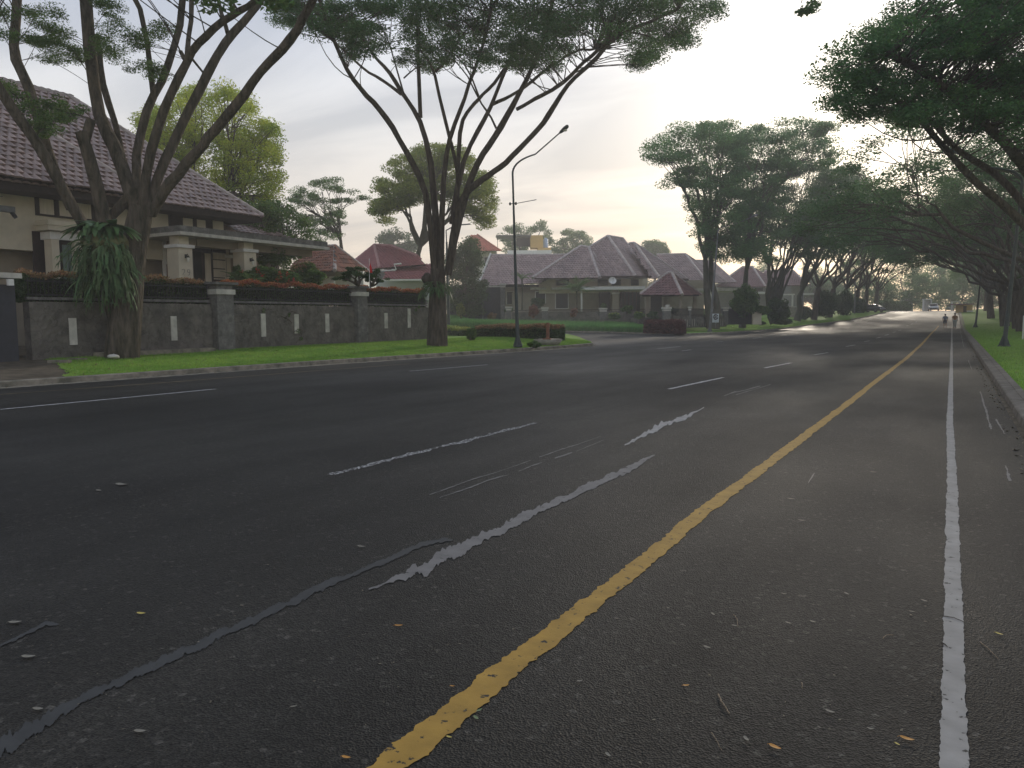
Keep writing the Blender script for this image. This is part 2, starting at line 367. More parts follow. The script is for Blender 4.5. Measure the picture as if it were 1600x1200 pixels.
def paintmat(name, col, thr, soft=0.04, scale=30, under=(0.0200, 0.0185, 0.0158)):
    m = bpy.data.materials.new(name); m.use_nodes = True
    n = m.node_tree; b = n.nodes['Principled BSDF']; L = n.links.new
    t = n.nodes.new('ShaderNodeTexCoord')
    k = n.nodes.new('ShaderNodeTexNoise'); L(t.outputs['Object'], k.inputs['Vector']); k.inputs['Scale'].default_value = scale; k.inputs['Detail'].default_value = 5; k.inputs['Roughness'].default_value = 0.65
    r = n.nodes.new('ShaderNodeMapRange'); L(k.outputs['Fac'], r.inputs[0]); r.inputs[1].default_value = thr; r.inputs[2].default_value = thr+soft
    k2 = n.nodes.new('ShaderNodeTexNoise'); L(t.outputs['Object'], k2.inputs['Vector']); k2.inputs['Scale'].default_value = 7; k2.inputs['Detail'].default_value = 6
    r2 = n.nodes.new('ShaderNodeMapRange'); L(k2.outputs['Fac'], r2.inputs[0]); r2.inputs[1].default_value = 0.3; r2.inputs[2].default_value = 0.7; r2.inputs[3].default_value = 0.78; r2.inputs[4].default_value = 1.12
    c = n.nodes.new('ShaderNodeVectorMath'); c.operation = 'SCALE'; c.inputs[0].default_value = col; L(r2.outputs[0], c.inputs['Scale'])
    x = n.nodes.new('ShaderNodeMixRGB'); L(r.outputs[0], x.inputs[0]); x.inputs[1].default_value = (*under, 1); L(c.outputs[0], x.inputs[2])
    L(x.outputs[0], b.inputs['Base Color']); b.inputs['Roughness'].default_value = 0.75; b.inputs['Specular IOR Level'].default_value = 0.3
    bp = n.nodes.new('ShaderNodeBump'); L(k.outputs['Fac'], bp.inputs['Height']); bp.inputs['Strength'].default_value = 0.5; bp.inputs['Distance'].default_value = 0.006; L(bp.outputs[0], b.inputs['Normal'])
    return m
M['paint_yellow'] = paintmat('yellow_line_paint', (0.32, 0.19, 0.035), 0.35, scale=16)
M['paint_white'] = paintmat('white_line_paint', (0.25, 0.238, 0.215), 0.34, scale=14)
M['paint_worn'] = paintmat('worn_line_paint', (0.42, 0.41, 0.39), 0.50, scale=30)
M['paint_dash'] = paintmat('dash_paint', (0.42, 0.41, 0.40), 0.40, scale=18)
M['sealant'] = paintmat('crack_sealant', (0.040, 0.041, 0.040), 0.30, scale=9)
M['sealant_pale'] = paintmat('crack_sealant_pale', (0.15, 0.142, 0.132), 0.34, scale=10)  # paler tone puts the sheen of the crack sealing into its colour
HAZE = 0.0018
# ================================================================== ground, road, kerbs
from mathutils.geometry import delaunay_2d_cdt
RNG = np.random.default_rng(7)
def axis(a, b, fine_a, fine_b, fs, cs):
    return np.unique(np.concatenate([np.arange(a, fine_a, cs), np.arange(fine_a, fine_b, fs), np.arange(fine_b, b+cs, cs)]))
def sheet(name, xs, ys, zf, m, keep=None):
    X, Y = np.meshgrid(xs, ys, indexing='ij'); Z = zf(X, Y)
    V = np.stack([X, Y, Z], -1).reshape(-1, 3); ny = len(ys)
    i = np.arange(len(xs)-1)[:, None]*ny; j = np.arange(ny-1)[None, :]
    F = np.stack([i+j, i+ny+j, i+ny+j+1, i+j+1], -1).reshape(-1, 4)
    mb = MB(); mb.add(V, F, 0, True)
    return struct(mb.build(name, m))
sheet('ground', axis(-900, 900, -120, 120, 4, 40), axis(-80, 1200, -20, 240, 4, 40), lambda X, Y: gz(X, Y)-0.10, M['turf'])
sheet('road', np.arange(-80, 1.01+0.5, 1.5), np.arange(-8, 180, 1.5), lambda X, Y: gz(X, Y), M['asphalt'])
sheet('cross_road', np.array([-90, -60, -30, 0, 30, 60]), np.array([179.6, 184, 188, 192]), lambda X, Y: gz(X, Y)+0.004, M['asphalt'])

def inpoly(P, x, y):
    P = np.asarray(P)[:, :2]; r = np.zeros(np.shape(x), bool); j = len(P)-1
    for i in range(len(P)):
        c = ((P[i, 1] > y) != (P[j, 1] > y)) & (x < (P[j, 0]-P[i, 0])*(y-P[i, 1])/(P[j, 1]-P[i, 1]+1e-12)+P[i, 0])
        r ^= c; j = i
    return r
def resample(P, step):
    P = np.asarray(P, float); d = np.concatenate([[0], np.cumsum(np.linalg.norm(np.diff(P[:, :2], axis=0), axis=1))])
    n = max(2, int(d[-1]/step)+1); t = np.linspace(0, d[-1], n)
    return np.stack([np.interp(t, d, P[:, k]) for k in range(P.shape[1])], -1)
def patch(name, poly, zf, m, step=1.0, matfn=None):
    B = resample(np.vstack([poly, poly[:1]]), step)[:-1]
    x0, y0 = B.min(0); x1, y1 = B.max(0)
    gx, gy = np.meshgrid(np.arange(x0, x1, step), np.arange(y0, y1, step)); gx = gx.ravel()+.013; gy = gy.ravel()+.007
    k = inpoly(B, gx, gy); pts = [Vector(p) for p in B] + [Vector(p) for p in zip(gx[k], gy[k])]
    n = len(B); r = delaunay_2d_cdt(pts, [(i, (i+1) % n) for i in range(n)], [], 1, 1e-5)
    V = np.array([[v.x, v.y] for v in r[0]]); Z = zf(V[:, 0], V[:, 1])
    mb = MB(); mb.add(np.column_stack([V, Z]), [tuple(f) for f in r[2]], 0, True)
    return struct(mb.build(name, m))
def sweep(mb, P, prof, zf, m=0):
    P = resample(P, 0.8); T = np.gradient(P[:, :2], axis=0); T /= np.linalg.norm(T, axis=1)[:, None]
    N = np.column_stack([-T[:, 1], T[:, 0]]); k = len(prof); V = []
    for o, z in prof:
        q = P[:, :2]+N*o; V.append(np.column_stack([q, zf(P[:, 0], P[:, 1])+z]))
    V = np.stack(V, 1).reshape(-1, 3)
    i = np.arange(len(P)-1)[:, None]*k; j = np.arange(k-1)[None, :]
    mb.add(V, np.stack([i+j, i+j+1, i+k+j+1, i+k+j], -1).reshape(-1, 4), m)
# left kerb of the near block, turning into the side road
near_px = [gpt(*q) for q in [(928, 540), (925, 538), (905, 533.5), (880, 530.5)]]
KN = [(-20.95, -8), (-20.6, 10), (-20.2, 15), (-19.8, 20.6), (-18.95, 27.5), (-18.3, 33), (-17.9, 38.0)]
KN += [(p[0], p[1]) for p in near_px] + [(-27, 49.5), (-40, 58), (-75, 78)]
KN = np.array(KN)
bed_px = [gpt(*q) for q in [(1066, 524), (1040, 522), (960, 520.5), (850, 518), (740, 515), (690, 511)]]
far_px = [gpt(*q) for q in [(1130, 521), (1200, 516.5), (1262, 509), (1330, 500)]]
KF = np.array([(p[0], p[1]) for p in bed_px][::-1] + [(p[0], p[1]) for p in far_px] + [(-11.5, 135), (-10.5, 150), (-10, 178)])
kerb_prof = [(0, 0), (0.02, 0.13), (0.05, 0.15), (0.17, 0.155), (0.19, 0.12)]
kb = MB(); sweep(kb, KN, kerb_prof, gz); struct(kb.build('kerb_near_left', M['kerb']))
kb = MB(); sweep(kb, KF, kerb_prof, gz); struct(kb.build('kerb_far_left', M['kerb']))
kb = MB(); sweep(kb, KN[:7], [(-0.42, 0.004), (0, 0.010)], gz); struct(kb.build('gutter_left', M['kerb']))
KR = np.array([(0.95, 178), (1.05, 120), (1.05, 97), (0.97, 60), (0.93, 30), (0.92, 13), (0.90, -8)])
kb = MB(); sweep(kb, KR, [(0, 0), (0.02, 0.10), (0.04, 0.115), (0.20, 0.12), (0.215, 0.135), (0.33, 0.14), (0.35, 0.10)], gz); struct(kb.build('kerb_right', M['kerb_dark']))
kb = MB(); sweep(kb, np.column_stack([KR[:, 0]-0.0, KR[:, 1]]), [(-0.07, 0.004), (-0.001, 0.006)], gz); struct(kb.build('gutter_dirt_right', M['soil']))

kx = lambda Y: np.interp(Y, KN[:7, 1], KN[:7, 0])
def z_near(X, Y):
    d = np.clip((kx(np.minimum(Y, 38))-0.18-X)/6.0, 0, 1)
    return gz(X, Y)+0.13+0.32*d
NEARP = np.vstack([KN[:-1]-[0.15, 0], [(-46, 70)], [(-80, 70), (-80, -8)]])
edge_soil = [gpt(*q, .3)[:2] for q in [(20, 556), (60, 560), (95, 569), (118, 578)]]+[np.array([-20.72, 12.0])]
es = resample(np.array(edge_soil), .25); es[1:-1] += np.random.default_rng(3).normal(size=(len(es)-2, 2))*.16; edge_soil = list(es)
nb = np.array([p for p in KN[:-1]-[0.14, 0.02]])
turf_poly = np.vstack([[edge_soil[-1]], nb[nb[:, 1] > edge_soil[-1][1]+1], [(-45, 66), (-70, 66), (-70, 36.5), (-26.1, 36.5), (-26.1, 14.2)], edge_soil[:-1]])
struct(patch('verge_turf', turf_poly, z_near, M['turf'], 0.9))
struct(patch('driveway', np.array([(-20.85-.14, -8), (-20.72, 10.5)] + [tuple(p) for p in edge_soil[::-1]] + [(-26.1, 14.2), (-30, 14.2), (-30, -8)]), lambda X, Y: z_near(X, Y)-0.012, M['soil'], 0.9))
sheet('garden_ground', np.arange(-75, -25.9, 2.0), np.arange(-8, 37, 2.0), lambda X, Y: z_near(X, Y)+0.25*sm((-26-X)/3), M['soil'])
far_back = np.array([(-11.8, 178), (-90, 178), (-110, 90)])
def z_far(X, Y):
    D = np.stack([X, Y], -1) @ FWD[:2]
    kf = np.interp(Y, KF[:, 1][-7:], KF[:, 0][-7:]) if False else None
    return gz(X, Y)+0.13+0.55*sm((D-78)/12)*sm((-17-X)/8)
struct(patch('far_block_turf', np.vstack([KF-[0.12, 0], [(-90, 178), (-110, 90)]]), z_far, M['turf'], 2.0))
def z_right(X, Y): return gz(X, Y)+0.12+0.25*sm((X-1.5)/6)
sheet('verge_right', np.concatenate([np.arange(1.2, 8, 0.8), np.arange(8, 64, 5)]), np.arange(-8, 178, 3.0), z_right, M['turf'])

# ------------------------------------------------------------------ painted lines and sealed cracks
def ribbon(mb, L, R, zf=None, m=0, off=0.004):
    n = len(L); V = np.empty((2*n, 3)); V[0::2, :2] = L; V[1::2, :2] = R
    V[:, 2] = gz(V[:, 0], V[:, 1])+off
    i = np.arange(n-1)*2; mb.add(V, np.stack([i, i+1, i+3, i+2], -1), m)
def smooth_noise(n, k, rng):
    a = rng.normal(size=n+2*k); w = np.ones(k)/k
    r = np.convolve(a, w, 'same')[k:-k]; return r*math.sqrt(k)
def line(mb, pts, width, jit=0.008, step=None, off=0.004, m=0, wfun=None):
    P = np.asarray(pts, float)
    out = []
    for a, b in zip(P[:-1], P[1:]):
        y = min(a[1], b[1]); st = step or max(0.012, 0.004*max(1, abs(y)))
        n = max(2, int(np.linalg.norm(b-a)/st)); t = np.linspace(0, 1, n, endpoint=False)[:, None]; out.append(a+(b-a)*t)
    out = np.vstack(out+[P[-1:]]); n = len(out)
    T = np.gradient(out, axis=0); T /= np.linalg.norm(T, axis=1)[:, None]+1e-9; N = np.column_stack([-T[:, 1], T[:, 0]])
    w = width/2*np.ones(n) if wfun is None else wfun(out)
    j1 = jit*(0.6*smooth_noise(n, 3, RNG)+0.8*smooth_noise(n, 9, RNG)); j2 = jit*(0.6*smooth_noise(n, 3, RNG)+0.8*smooth_noise(n, 9, RNG))
    ribbon(mb, out+N*(w+j1)[:, None], out-N*(w+j2)[:, None], m=m, off=off)
mb = MB()
yp = [gpt(*q)[:2] for q in [(590, 1210), (820, 1025), (1002, 882), (1094, 803), (1197, 727), (1319, 635), (1371, 594), (1416, 560), (1440, 538), (1458, 518), (1466.5, 509)]]
yp = [(yp[0][0], 0.6)] + yp
line(mb, yp, 0.138, 0.0075); struct(mb.build('yellow_line', M['paint_yellow']))
mb = MB()
wp = [gpt(*q)[:2] for q in [(1490, 1210), (1490, 1000), (1488, 850), (1488, 760), (1484, 660), (1486, 590), (1487, 540), (1487.5, 512)]]
wp = [(wp[0][0], 0.6)] + wp
line(mb, wp, 0.088, 0.0030); struct(mb.build('white_edge_line', M['paint_white']))
mb = MB()
def pxline(mb, a, b, w, jit, **k): line(mb, [gpt(*a)[:2], gpt(*b)[:2]], w, jit, **k)
pxline(mb, (515, 742), (838, 661), 0.10, 0.02)
struct(mb.build('worn_lane_dash', M['paint_worn']))
mb = MB()
for a, b in [((1045, 608), (1130, 590)), ((1195, 575), (1236, 567)), ((0, 640), (337, 608)), ((640, 580), (762, 570)), ((1027, 545), (1063, 541.5)), ((1065, 548.5), (1080, 546.5)), ((1117, 534.5), (1130, 533.5)),
             ((1176, 529), (1190, 527.5)), ((1215, 523.5), (1228, 522.5)), ((1272, 554.5), (1294, 551)), ((1322, 541.5), (1336, 539)), ((1350, 534), (1359, 532.5)), ((1369, 528.5), (1376, 527)), ((1383, 524), (1389, 522.5)), ((1395, 519.5), (1399, 518.5)), ((1404, 516.5), (1408, 515.5)), ((1416, 509.5), (1420, 508.5)), ((1423, 507), (1426, 506)), ((1430, 503.5), (1433, 502.5))]:
    pxline(mb, a, b, 0.10, 0.006)
struct(mb.build('lane_dashes', M['paint_dash']))
mb = MB()
for a, b in [((1500, 512), (1506, 543)), ((1513, 563), (1518, 577)), ((1532, 612), (1549, 671)), ((1556, 655), (1570, 678)), ((1571, 728), (1579, 752))]:
    pxline(mb, a, b, 0.022, 0.006)
struct(mb.build('scratch_marks', M['sealant_pale']))
mb = MB(); line(mb, [gpt(*q)[:2] for q in [(-40, 621), (0, 616.5), (250, 598.5), (480, 580.5), (640, 568.5)]], 0.07, 0.01, step=.1); struct(mb.build('gutter_line', mat('ochre_gutter', (0.20, 0.155, 0.085), 0.9, var=0.3, vscale=6)))
def pxstrip(name, pts, m, jit=0.18, off=0.005):
    P = np.array(pts, float); n = max(12, int(np.ptp(P[:, 0])/1.6)); d = np.concatenate([[0], np.cumsum(np.hypot(*np.diff(P[:, :2], axis=0).T))]); t = np.linspace(0, d[-1], n)
    Q = np.stack([np.interp(t, d, P[:, k]) for k in range(3)], -1)
    Q[:, 1] += 0.25*Q[:, 2]*smooth_noise(n, 14, RNG)*0.8
    a = Q[:, 2]*(1+jit*(smooth_noise(n, 3, RNG)+1.3*smooth_noise(n, 10, RNG))); b = Q[:, 2]*(1+jit*(smooth_noise(n, 3, RNG)+1.3*smooth_noise(n, 10, RNG)))
    a = np.maximum(a, 0.12); b = np.maximum(b, 0.12)
    U = np.array([gpt(x, y-h)[:2] for (x, y, _), h in zip(Q, a)]); W = np.array([gpt(x, y+h)[:2] for (x, y, _), h in zip(Q, b)])
    mb = MB(); ribbon(mb, U, W, off=off); return struct(mb.build(name, m))
pxstrip('crack_sealant', [(-30, 1188, 17), (0, 1173, 15), (75, 1124, 10), (110, 1104, 7), (150, 1083, 7), (225, 1048, 7), (300, 1015, 6), (350, 990, 8), (397, 968, 6), (450, 943, 5), (499, 920, 6), (547, 902, 4), (595, 880, 4), (627, 864, 4.5), (658, 852, 4), (690, 846, 3.2), (707, 845, 1)], M['sealant'])
pxstrip('crack_sealant', [(576, 921, 1.5), (608, 911, 3), (627, 903, 6), (646, 896, 7.5), (674, 883, 8), (703, 866, 9), (737, 849, 8), (769, 834, 5), (801, 818, 8), (832, 802, 7), (864, 786, 5), (896, 773, 5), (927, 757, 6), (953, 747, 4), (975, 737, 4.5), (1000, 724, 3.5), (1023, 712, 1)], M['sealant_pale'])
pxstrip('crack_sealant', [(976, 696, 1.2), (991, 687, 3), (1007, 679, 3.5), (1024, 669, 5), (1040, 662, 3.5), (1057, 656, 3), (1074, 651, 3.2), (1086, 644, 1.3), (1100, 637, 0.6)], mat('sheen_sealant', (.27, .26, .24), .8, var=.3, vscale=9), 0.3)  # brightest stretch, its sheen painted as a light sealant colour
for q in ([(671, 774, .8), (737, 750, 1), (775, 739, .5), (829, 720, .7)], [(842, 715, .6), (874, 704, 1.2), (900, 696, .6), (939, 682, .5)], [(687, 778, 1), (722, 767, 1.3), (763, 751, 1.1), (796, 742, .6)], [(810, 737, .6), (830, 729, 1.2), (847, 723, 1)], [(867, 717, 1), (894, 708, 1.4)], [(900, 706, .5), (943, 688, .5)],
          [(1131, 619, .5), (1147, 613, .9), (1164, 610, .5), (1188, 603, .7)], [(1150, 617, .4), (1204, 601, .6)], [(0, 1010, 2), (22, 1002, 2.6), (49, 986, 2.6), (75, 975, 2.4), (92, 977, 1.2)]):
    pxstrip('crack_trace', [(x, y, h*(.62 if q[0][0] > 0 else 1)) for x, y, h in q], M['sealant_pale'] if q[0][0] > 0 else M['sealant'], 0.25)
pxstrip('crack_trace', [(1263, 755, 1), (1268, 746, 2), (1273, 739, .6)], M['sealant_pale'], .2)

# ------------------------------------------------------------------ leaves helper
def leafquads(C, nrm_up, L, W, rng):
    n = len(C); N = rng.normal(size=(n, 3)); N[:, 2] = np.abs(N[:, 2])+nrm_up; N /= np.linalg.norm(N, axis=1)[:, None]
    A = rng.normal(size=(n, 3)); T = np.cross(N, A); T /= np.linalg.norm(T, axis=1)[:, None]+1e-9; B = np.cross(N, T)
    l = L*(0.7+0.6*rng.random(n))[:, None]/2; w = W*(0.7+0.6*rng.random(n))[:, None]/2
    V = np.stack([C-T*l, C+B*w-N*l*.12, C+T*l, C-B*w-N*l*.12], 1).reshape(-1, 3)
    return V, np.arange(4*n).reshape(-1, 4)
def leafcloud(mb, centers, per, rad3, L, W, rng, up=0.8, m=0):
    centers = np.asarray(centers, float); n = len(centers)
    s = (0.75+0.5*rng.random(n))
    C = np.repeat(centers, per, 0); S3 = np.repeat(s, per)[:, None]*np.asarray(rad3)
    d = rng.normal(size=(len(C), 3)); d /= np.linalg.norm(d, axis=1)[:, None]; d *= rng.random(len(C))[:, None]**0.45
    V, F = leafquads(C+d*S3, up, L, W, rng); mb.add(V, F, m)

# ------------------------------------------------------------------ fallen leaves and twigs on the asphalt
def fallen_leaf(x, y, size, rot, m, label, group=None):
    p = gpt(x, y); mb = MB(); c, s = math.cos(rot), math.sin(rot); n = 9; L = size/2
    t = np.linspace(-1, 1, n); w = L*0.38*np.sqrt(np.clip(1-t**2, 0, 1))*(1-0.25*t); curl = 0.18*L*t**2+0.003
    V = []
    for i in range(n):
        for k in (-1, 0, 1):
            a, b = t[i]*L, w[i]*k; V.append((p[0]+a*c-b*s, p[1]+a*s+b*c, p[2]+0.006+curl[i]+0.25*abs(b)))
    F = [(3*i+k, 3*i+k+1, 3*i+k+4, 3*i+k+3) for i in range(n-1) for k in (0, 1)]
    mb.add(V, F, 0, True)
    mb.tube([(p[0]-L*c, p[1]-L*s, p[2]+0.006+curl[0]), (p[0]-1.25*L*c, p[1]-1.25*L*s, p[2]+0.008)], 0.0008, 4)
    tag(mb.build('fallen_leaf', m, loc=p), label, 'leaf', group)
LO = mat('orange_leaf', (0.42, 0.20, 0.04), 0.6, var=0.2, vscale=60); LY = mat('yellow_leaf', (0.42, 0.33, 0.08), 0.6, var=0.15, vscale=60)
LG = mat('green_leaf', (0.13, 0.17, 0.08), 0.6, var=0.2, vscale=60); LP = mat('pale_dry_leaf', (0.18, 0.165, 0.13), 0.7, var=0.2, vscale=60)
for x, y, s, r, m, lb in [
    (221, 961, .055, .3, LY, 'yellow fallen leaf between the faint sealed cracks at far left of the road'),
    (541, 1187, .038, .2, LO, 'orange fallen leaf just left of the bottom end of the yellow line'),
    (623, 980, .045, .5, LO, 'small orange fallen leaf below the pale crack sealing, left of the yellow line'),
    (707, 1075, .022, .3, LO, 'tiny orange fallen leaf a hand left of the yellow line near its bottom'),
    (749, 1113, .030, 1.3, LG, 'upright green fallen leaf, upper one of the pair right of the yellow line'),
    (744, 1125, .036, -.5, LG, 'flat green fallen leaf, lower one of the pair right of the yellow line'),
    (702, 1155, .026, .1, LY, 'yellow fallen leaf touching the lower right side of the yellow line'),
    (1072, 1074, .030, .6, LO, 'lone orange brown fallen leaf in the middle between the yellow and white lines'),
    (1211, 1171, .050, -.3, LO, 'long orange brown fallen leaf at the bottom between the two lines'),
    (1417, 1158, .052, -.1, LO, 'large orange fallen leaf just left of the white line at the bottom'),
    (1402, 1166, .022, -.6, LY, 'tiny yellow fallen leaf beside the large orange one near the white line'),
    (1044, 952, .022, 0, LP, 'small whitish leaf scrap right of the middle of the yellow line'),
    (950, 1183, .032, -.6, LP, 'pale grey green fallen leaf at the bottom, right of the yellow line'),
    (1561, 993, .040, -.5, LY, 'greenish yellow fallen leaf right of the white line near the twig'),
    (45, 1029, .07, .5, LP, 'curled grey leaf above the long dark crack sealing at far left'),
    (24, 975, .07, .6, LP, 'curled pale leaf above the hooked crack trace at the left edge'),
    (219, 1146, .05, .4, LP, 'narrow tan leaf below the long dark crack sealing at lower left')]:
    fallen_leaf(x, y, s, r, m, lb)
for i, (x, y, s, r) in enumerate([(60, 1111, .05, .3), (459, 1107, .03, 1), (906, 1067, .03, .9), (1114, 962, .035, -.8), (1323, 930, .04, -.8), (1444, 941, .04, -.6), (1425, 958, .032, 0), (1270, 974, .035, -.3), (1232, 976, .035, -.3), (1105, 1014, .04, -.2), (1297, 1115, .04, -.2), (1166, 1158, .035, -.8), (1360, 1142, .025, 0), (1236, 781, .06, .2), (1253, 815, .06, .1), (1225, 930, .03, .3), (1148, 980, .03, .2), (565, 856, .07, .1), (1364, 739, .06, 0), (880, 600, .10, 0), (190, 759, .15, .1), (155, 768, .08, 0)]):
    fallen_leaf(x, y, s, r, LP, 'small pale dry leaf scrap lying on the dark asphalt', 'pale leaf scraps scattered over the road')
def twig(pts, r, m, label):
    P = [gpt(*q)+np.array([0, 0, r+0.004]) for q in pts]; P = resample(P, 0.01); P[:, :2] += 0.0015*RNG.normal(size=(len(P), 2)); P[:, 2] += 0.002*np.sin(np.linspace(0, 3.1, len(P)))
    mb = MB(); mb.tube(P, np.linspace(r, r*.6, len(P)), 5); tag(mb.build('fallen_twig', m, loc=P[0]), label, 'twig')
TW = mat('twig_brown', (0.20, 0.15, 0.10), .8, var=.3, vscale=50); TD = mat('twig_dark', (0.05, 0.04, 0.03), .8)
twig([(1122, 1087), (1128, 1100), (1140, 1118)], .0035, TW, 'thick brown twig lying left of centre between the yellow and white lines')
twig([(1531, 1005), (1545, 1016), (1559, 1031)], .0025, TW, 'long pale twig on the asphalt right of the white line')
twig([(1147, 962), (1152, 970), (1153, 981)], .002, TW, 'curved pale twig between the lines, above the thick brown one')
twig([(1472, 964), (1490, 967), (1507, 974)], .0022, TD, 'long dark twig lying right across the white line')
twig([(1472, 1006), (1481, 1013)], .003, TD, 'short dark twig on the left half of the white line')
twig([(1111, 1146), (1120, 1160), (1127, 1174)], .0015, TW, 'thin twig at lower left between the lines, below the thick brown one')
twig([(1380, 999), (1386, 994), (1397, 994)], .002, TW, 'bent pale twig a step left of the white line')
twig([(1253, 1068), (1254, 1078)], .0015, TW, 'short straight twig in the middle between the two lines')
# litter nobody could count: grains, needles and leaflet crumbs
n = 5200; yy = 1.2+58*RNG.random(n)**1.7; xx = -1.0+(RNG.random(n)-.62)*(3+yy*1.05); k = (xx < 0.95) & (xx > -20); xx, yy = xx[k], yy[k]
P = np.column_stack([xx, yy, gz(xx, yy)+0.006]); mb = MB()
sz = 0.007+0.016*RNG.random(len(P))**4+0.00012*yy
V, F = leafquads(P, 2.5, 1.0, 0.5, RNG); V = (V.reshape(-1, 4, 3)-P[:, None])*sz[:, None, None]+P[:, None]; V[:, :, 2] = np.maximum(V[:, :, 2], P[:, None, 2]); mb.add(V.reshape(-1, 3), F)
n = 1500; yy = 3+120*RNG.random(n); xx = np.interp(yy, KR[::-1, 1], KR[::-1, 0])-0.03-0.22*RNG.random(n)**2; P = np.column_stack([xx, yy, gz(xx, yy)+.01]); V, F = leafquads(P, 1.5, .05, .025, RNG); mb.add(V, F)
tag(mb.build('leaf_litter', mat('litter', (0.13, 0.112, 0.08), .8, island=.5)), 'fine crumbs of dry leaves and grit strewn over the asphalt', 'leaf litter', kind='stuff')

# ------------------------------------------------------------------ grass blades
def blades(name, P, h, w, m, rng, label, lean=0.35):
    n = len(P); a = rng.random(n)*2*PI; hh = h*(0.5+0.9*rng.random(n)); d = np.column_stack([np.cos(a), np.sin(a), np.zeros(n)])
    ln = np.column_stack([rng.normal(size=n)*lean, rng.normal(size=n)*lean, np.ones(n)])*hh[:, None]
    V = np.stack([P-d*w/2, P+d*w/2, P+ln], 1).reshape(-1, 3)
    mb = MB(); mb.add(V, np.arange(3*n).reshape(-1, 3)); return tag(mb.build(name, m), label, 'grass', kind='stuff')
def scatter(poly, n, rng):
    P = np.asarray(poly)[:, :2]; lo, hi = P.min(0), P.max(0); out = []
    while sum(map(len, out)) < n:
        q = lo+(hi-lo)*rng.random((n, 2)); out.append(q[inpoly(P, q[:, 0], q[:, 1])])
    return np.vstack(out)[:n]
tp = np.array([p for p in turf_poly if p[0] > -60]); tp = np.vstack([[edge_soil[-1]], nb[(nb[:, 1] > edge_soil[-1][1]+1) & (nb[:, 1] < 47)]+[0.02, 0], [(-26.0, 48), (-26.0, 14.2)], edge_soil[:-1]])
q = scatter(tp, 150000, RNG); blades('grass_near_left', np.column_stack([q, z_near(q[:, 0], q[:, 1])]), 0.055, 0.012, M['grass'], RNG, 'short bright green grass on the verge below the grey boundary wall').name = 'grass'
q = np.column_stack([1.27+13*RNG.random(110000)**1.5, 6+100*RNG.random(110000)**1.3]); blades('grass', np.column_stack([q, z_right(q[:, 0], q[:, 1])]), 0.05, 0.014, M['grass'], RNG, 'short bright green grass on the verge under the right hand trees')
q = scatter(tp, 900, RNG); P = np.column_stack([q, z_near(q[:, 0], q[:, 1])+.05]); mb = MB(); V, F = leafquads(P, 1.5, .07, .035, RNG); mb.add(V, F)
q = np.column_stack([1.3+9*RNG.random(900), 8+80*RNG.random(900)]); P = np.column_stack([q, z_right(q[:, 0], q[:, 1])+.045]); V, F = leafquads(P, 1.5, .06, .03, RNG); mb.add(V, F)
kq = resample(KN[:9], .12)[:, :2]; kq = kq+np.column_stack([.05+.3*RNG.random(len(kq))**2, np.zeros(len(kq))]); P = np.column_stack([kq, gz(kq[:, 0], kq[:, 1])+.012]); V, F = leafquads(P, 1.5, .06, .03, RNG); mb.add(V, F)
tag(mb.build('leaf_litter', mat('brown_litter', (0.16, 0.115, 0.06), .8, island=.5)), 'brown dead leaves scattered in the grass verges and along the gutter', 'leaf litter', kind='stuff')
bedf = np.array([(p[0], p[1]) for p in bed_px[1:]]); bedb = np.array([gpt(*q, .5)[:2] for q in [(690, 500), (740, 501), (850, 500.5), (960, 503), (1036, 507)]])
# ================================================================== roofs and houses
def unit(v): return v/(np.linalg.norm(v)+1e-12)
def tiles(mb, poly, tw=0.30, th=0.34, lift=0.055, m=0, wave=0.06, res=4):
    """poly: planar 3D outline, first edge = eave, counter-clockwise seen from outside. Lays separate overlapping tiles in staggered courses."""
    P = np.asarray(poly, float); e = unit(P[1]-P[0]); nrm = np.zeros(3)
    for i in range(len(P)): nrm += np.cross(P[i], P[(i+1) % len(P)])
    nrm = unit(nrm); nrm = nrm if nrm[2] > 0 else -nrm
    e = unit(e-nrm*(e@nrm)); u = unit(np.cross(nrm, e)); u = u if u[2] > 0 else -u
    Q = np.column_stack([(P-P[0])@e, (P-P[0])@u]); lo, hi = Q.min(0), Q.max(0)
    na = int((hi[0]-lo[0])/tw)+3; nr = int((hi[1]-lo[1])/th)+2
    I, J = np.meshgrid(np.arange(-1, na), np.arange(0, nr)); I = I.ravel(); J = J.ravel()
    a0 = lo[0]+(I+0.5*(J % 2))*tw; b0 = lo[1]+J*th
    k = inpoly(Q, a0+tw/2, b0+th*0.45); a0, b0 = a0[k], b0[k]; n = len(a0)
    if n == 0: return
    s = np.linspace(0, 1, res+1)
    prof = wave*(np.sin(PI*s)*1.2-0.35)                     # rounded back
    lipdrop = 0.24*th*np.sin(PI*s)                          # scalloped lower edge
    low = np.stack([a0[:, None]+s*tw*1.02, b0[:, None]-0.06-lipdrop, np.zeros((n, 1))+lift+prof], -1)
    up = np.stack([a0[:, None]+s*tw*1.02, b0[:, None]+th+0*s, np.zeros((n, 1))+0.012+prof], -1)
    jz = np.random.default_rng(n).normal(size=(n, 1)); low[:, :, 2] += .010*jz; low[:, :, 1] += .008*np.random.default_rng(n+1).normal(size=(n, 1))
    lip = low.copy(); lip[:, :, 2] -= lift*0.9; lip[:, :, 1] += 0.01
    V = np.stack([lip, low, up], 1).reshape(-1, 3); r1 = res+1
    W = P[0]+V[:, 0:1]*e+V[:, 1:2]*u+V[:, 2:3]*nrm
    base = (np.arange(n)*3*r1)[:, None, None]; kk = (np.arange(2)*r1)[None, :, None]; jj = np.arange(res)[None, None, :]
    F = np.stack(np.broadcast_arrays(base+kk+jj, base+kk+jj+1, base+kk+jj+1+r1, base+kk+jj+r1), -1).reshape(-1, 4)
    mb.add(W, F, m)
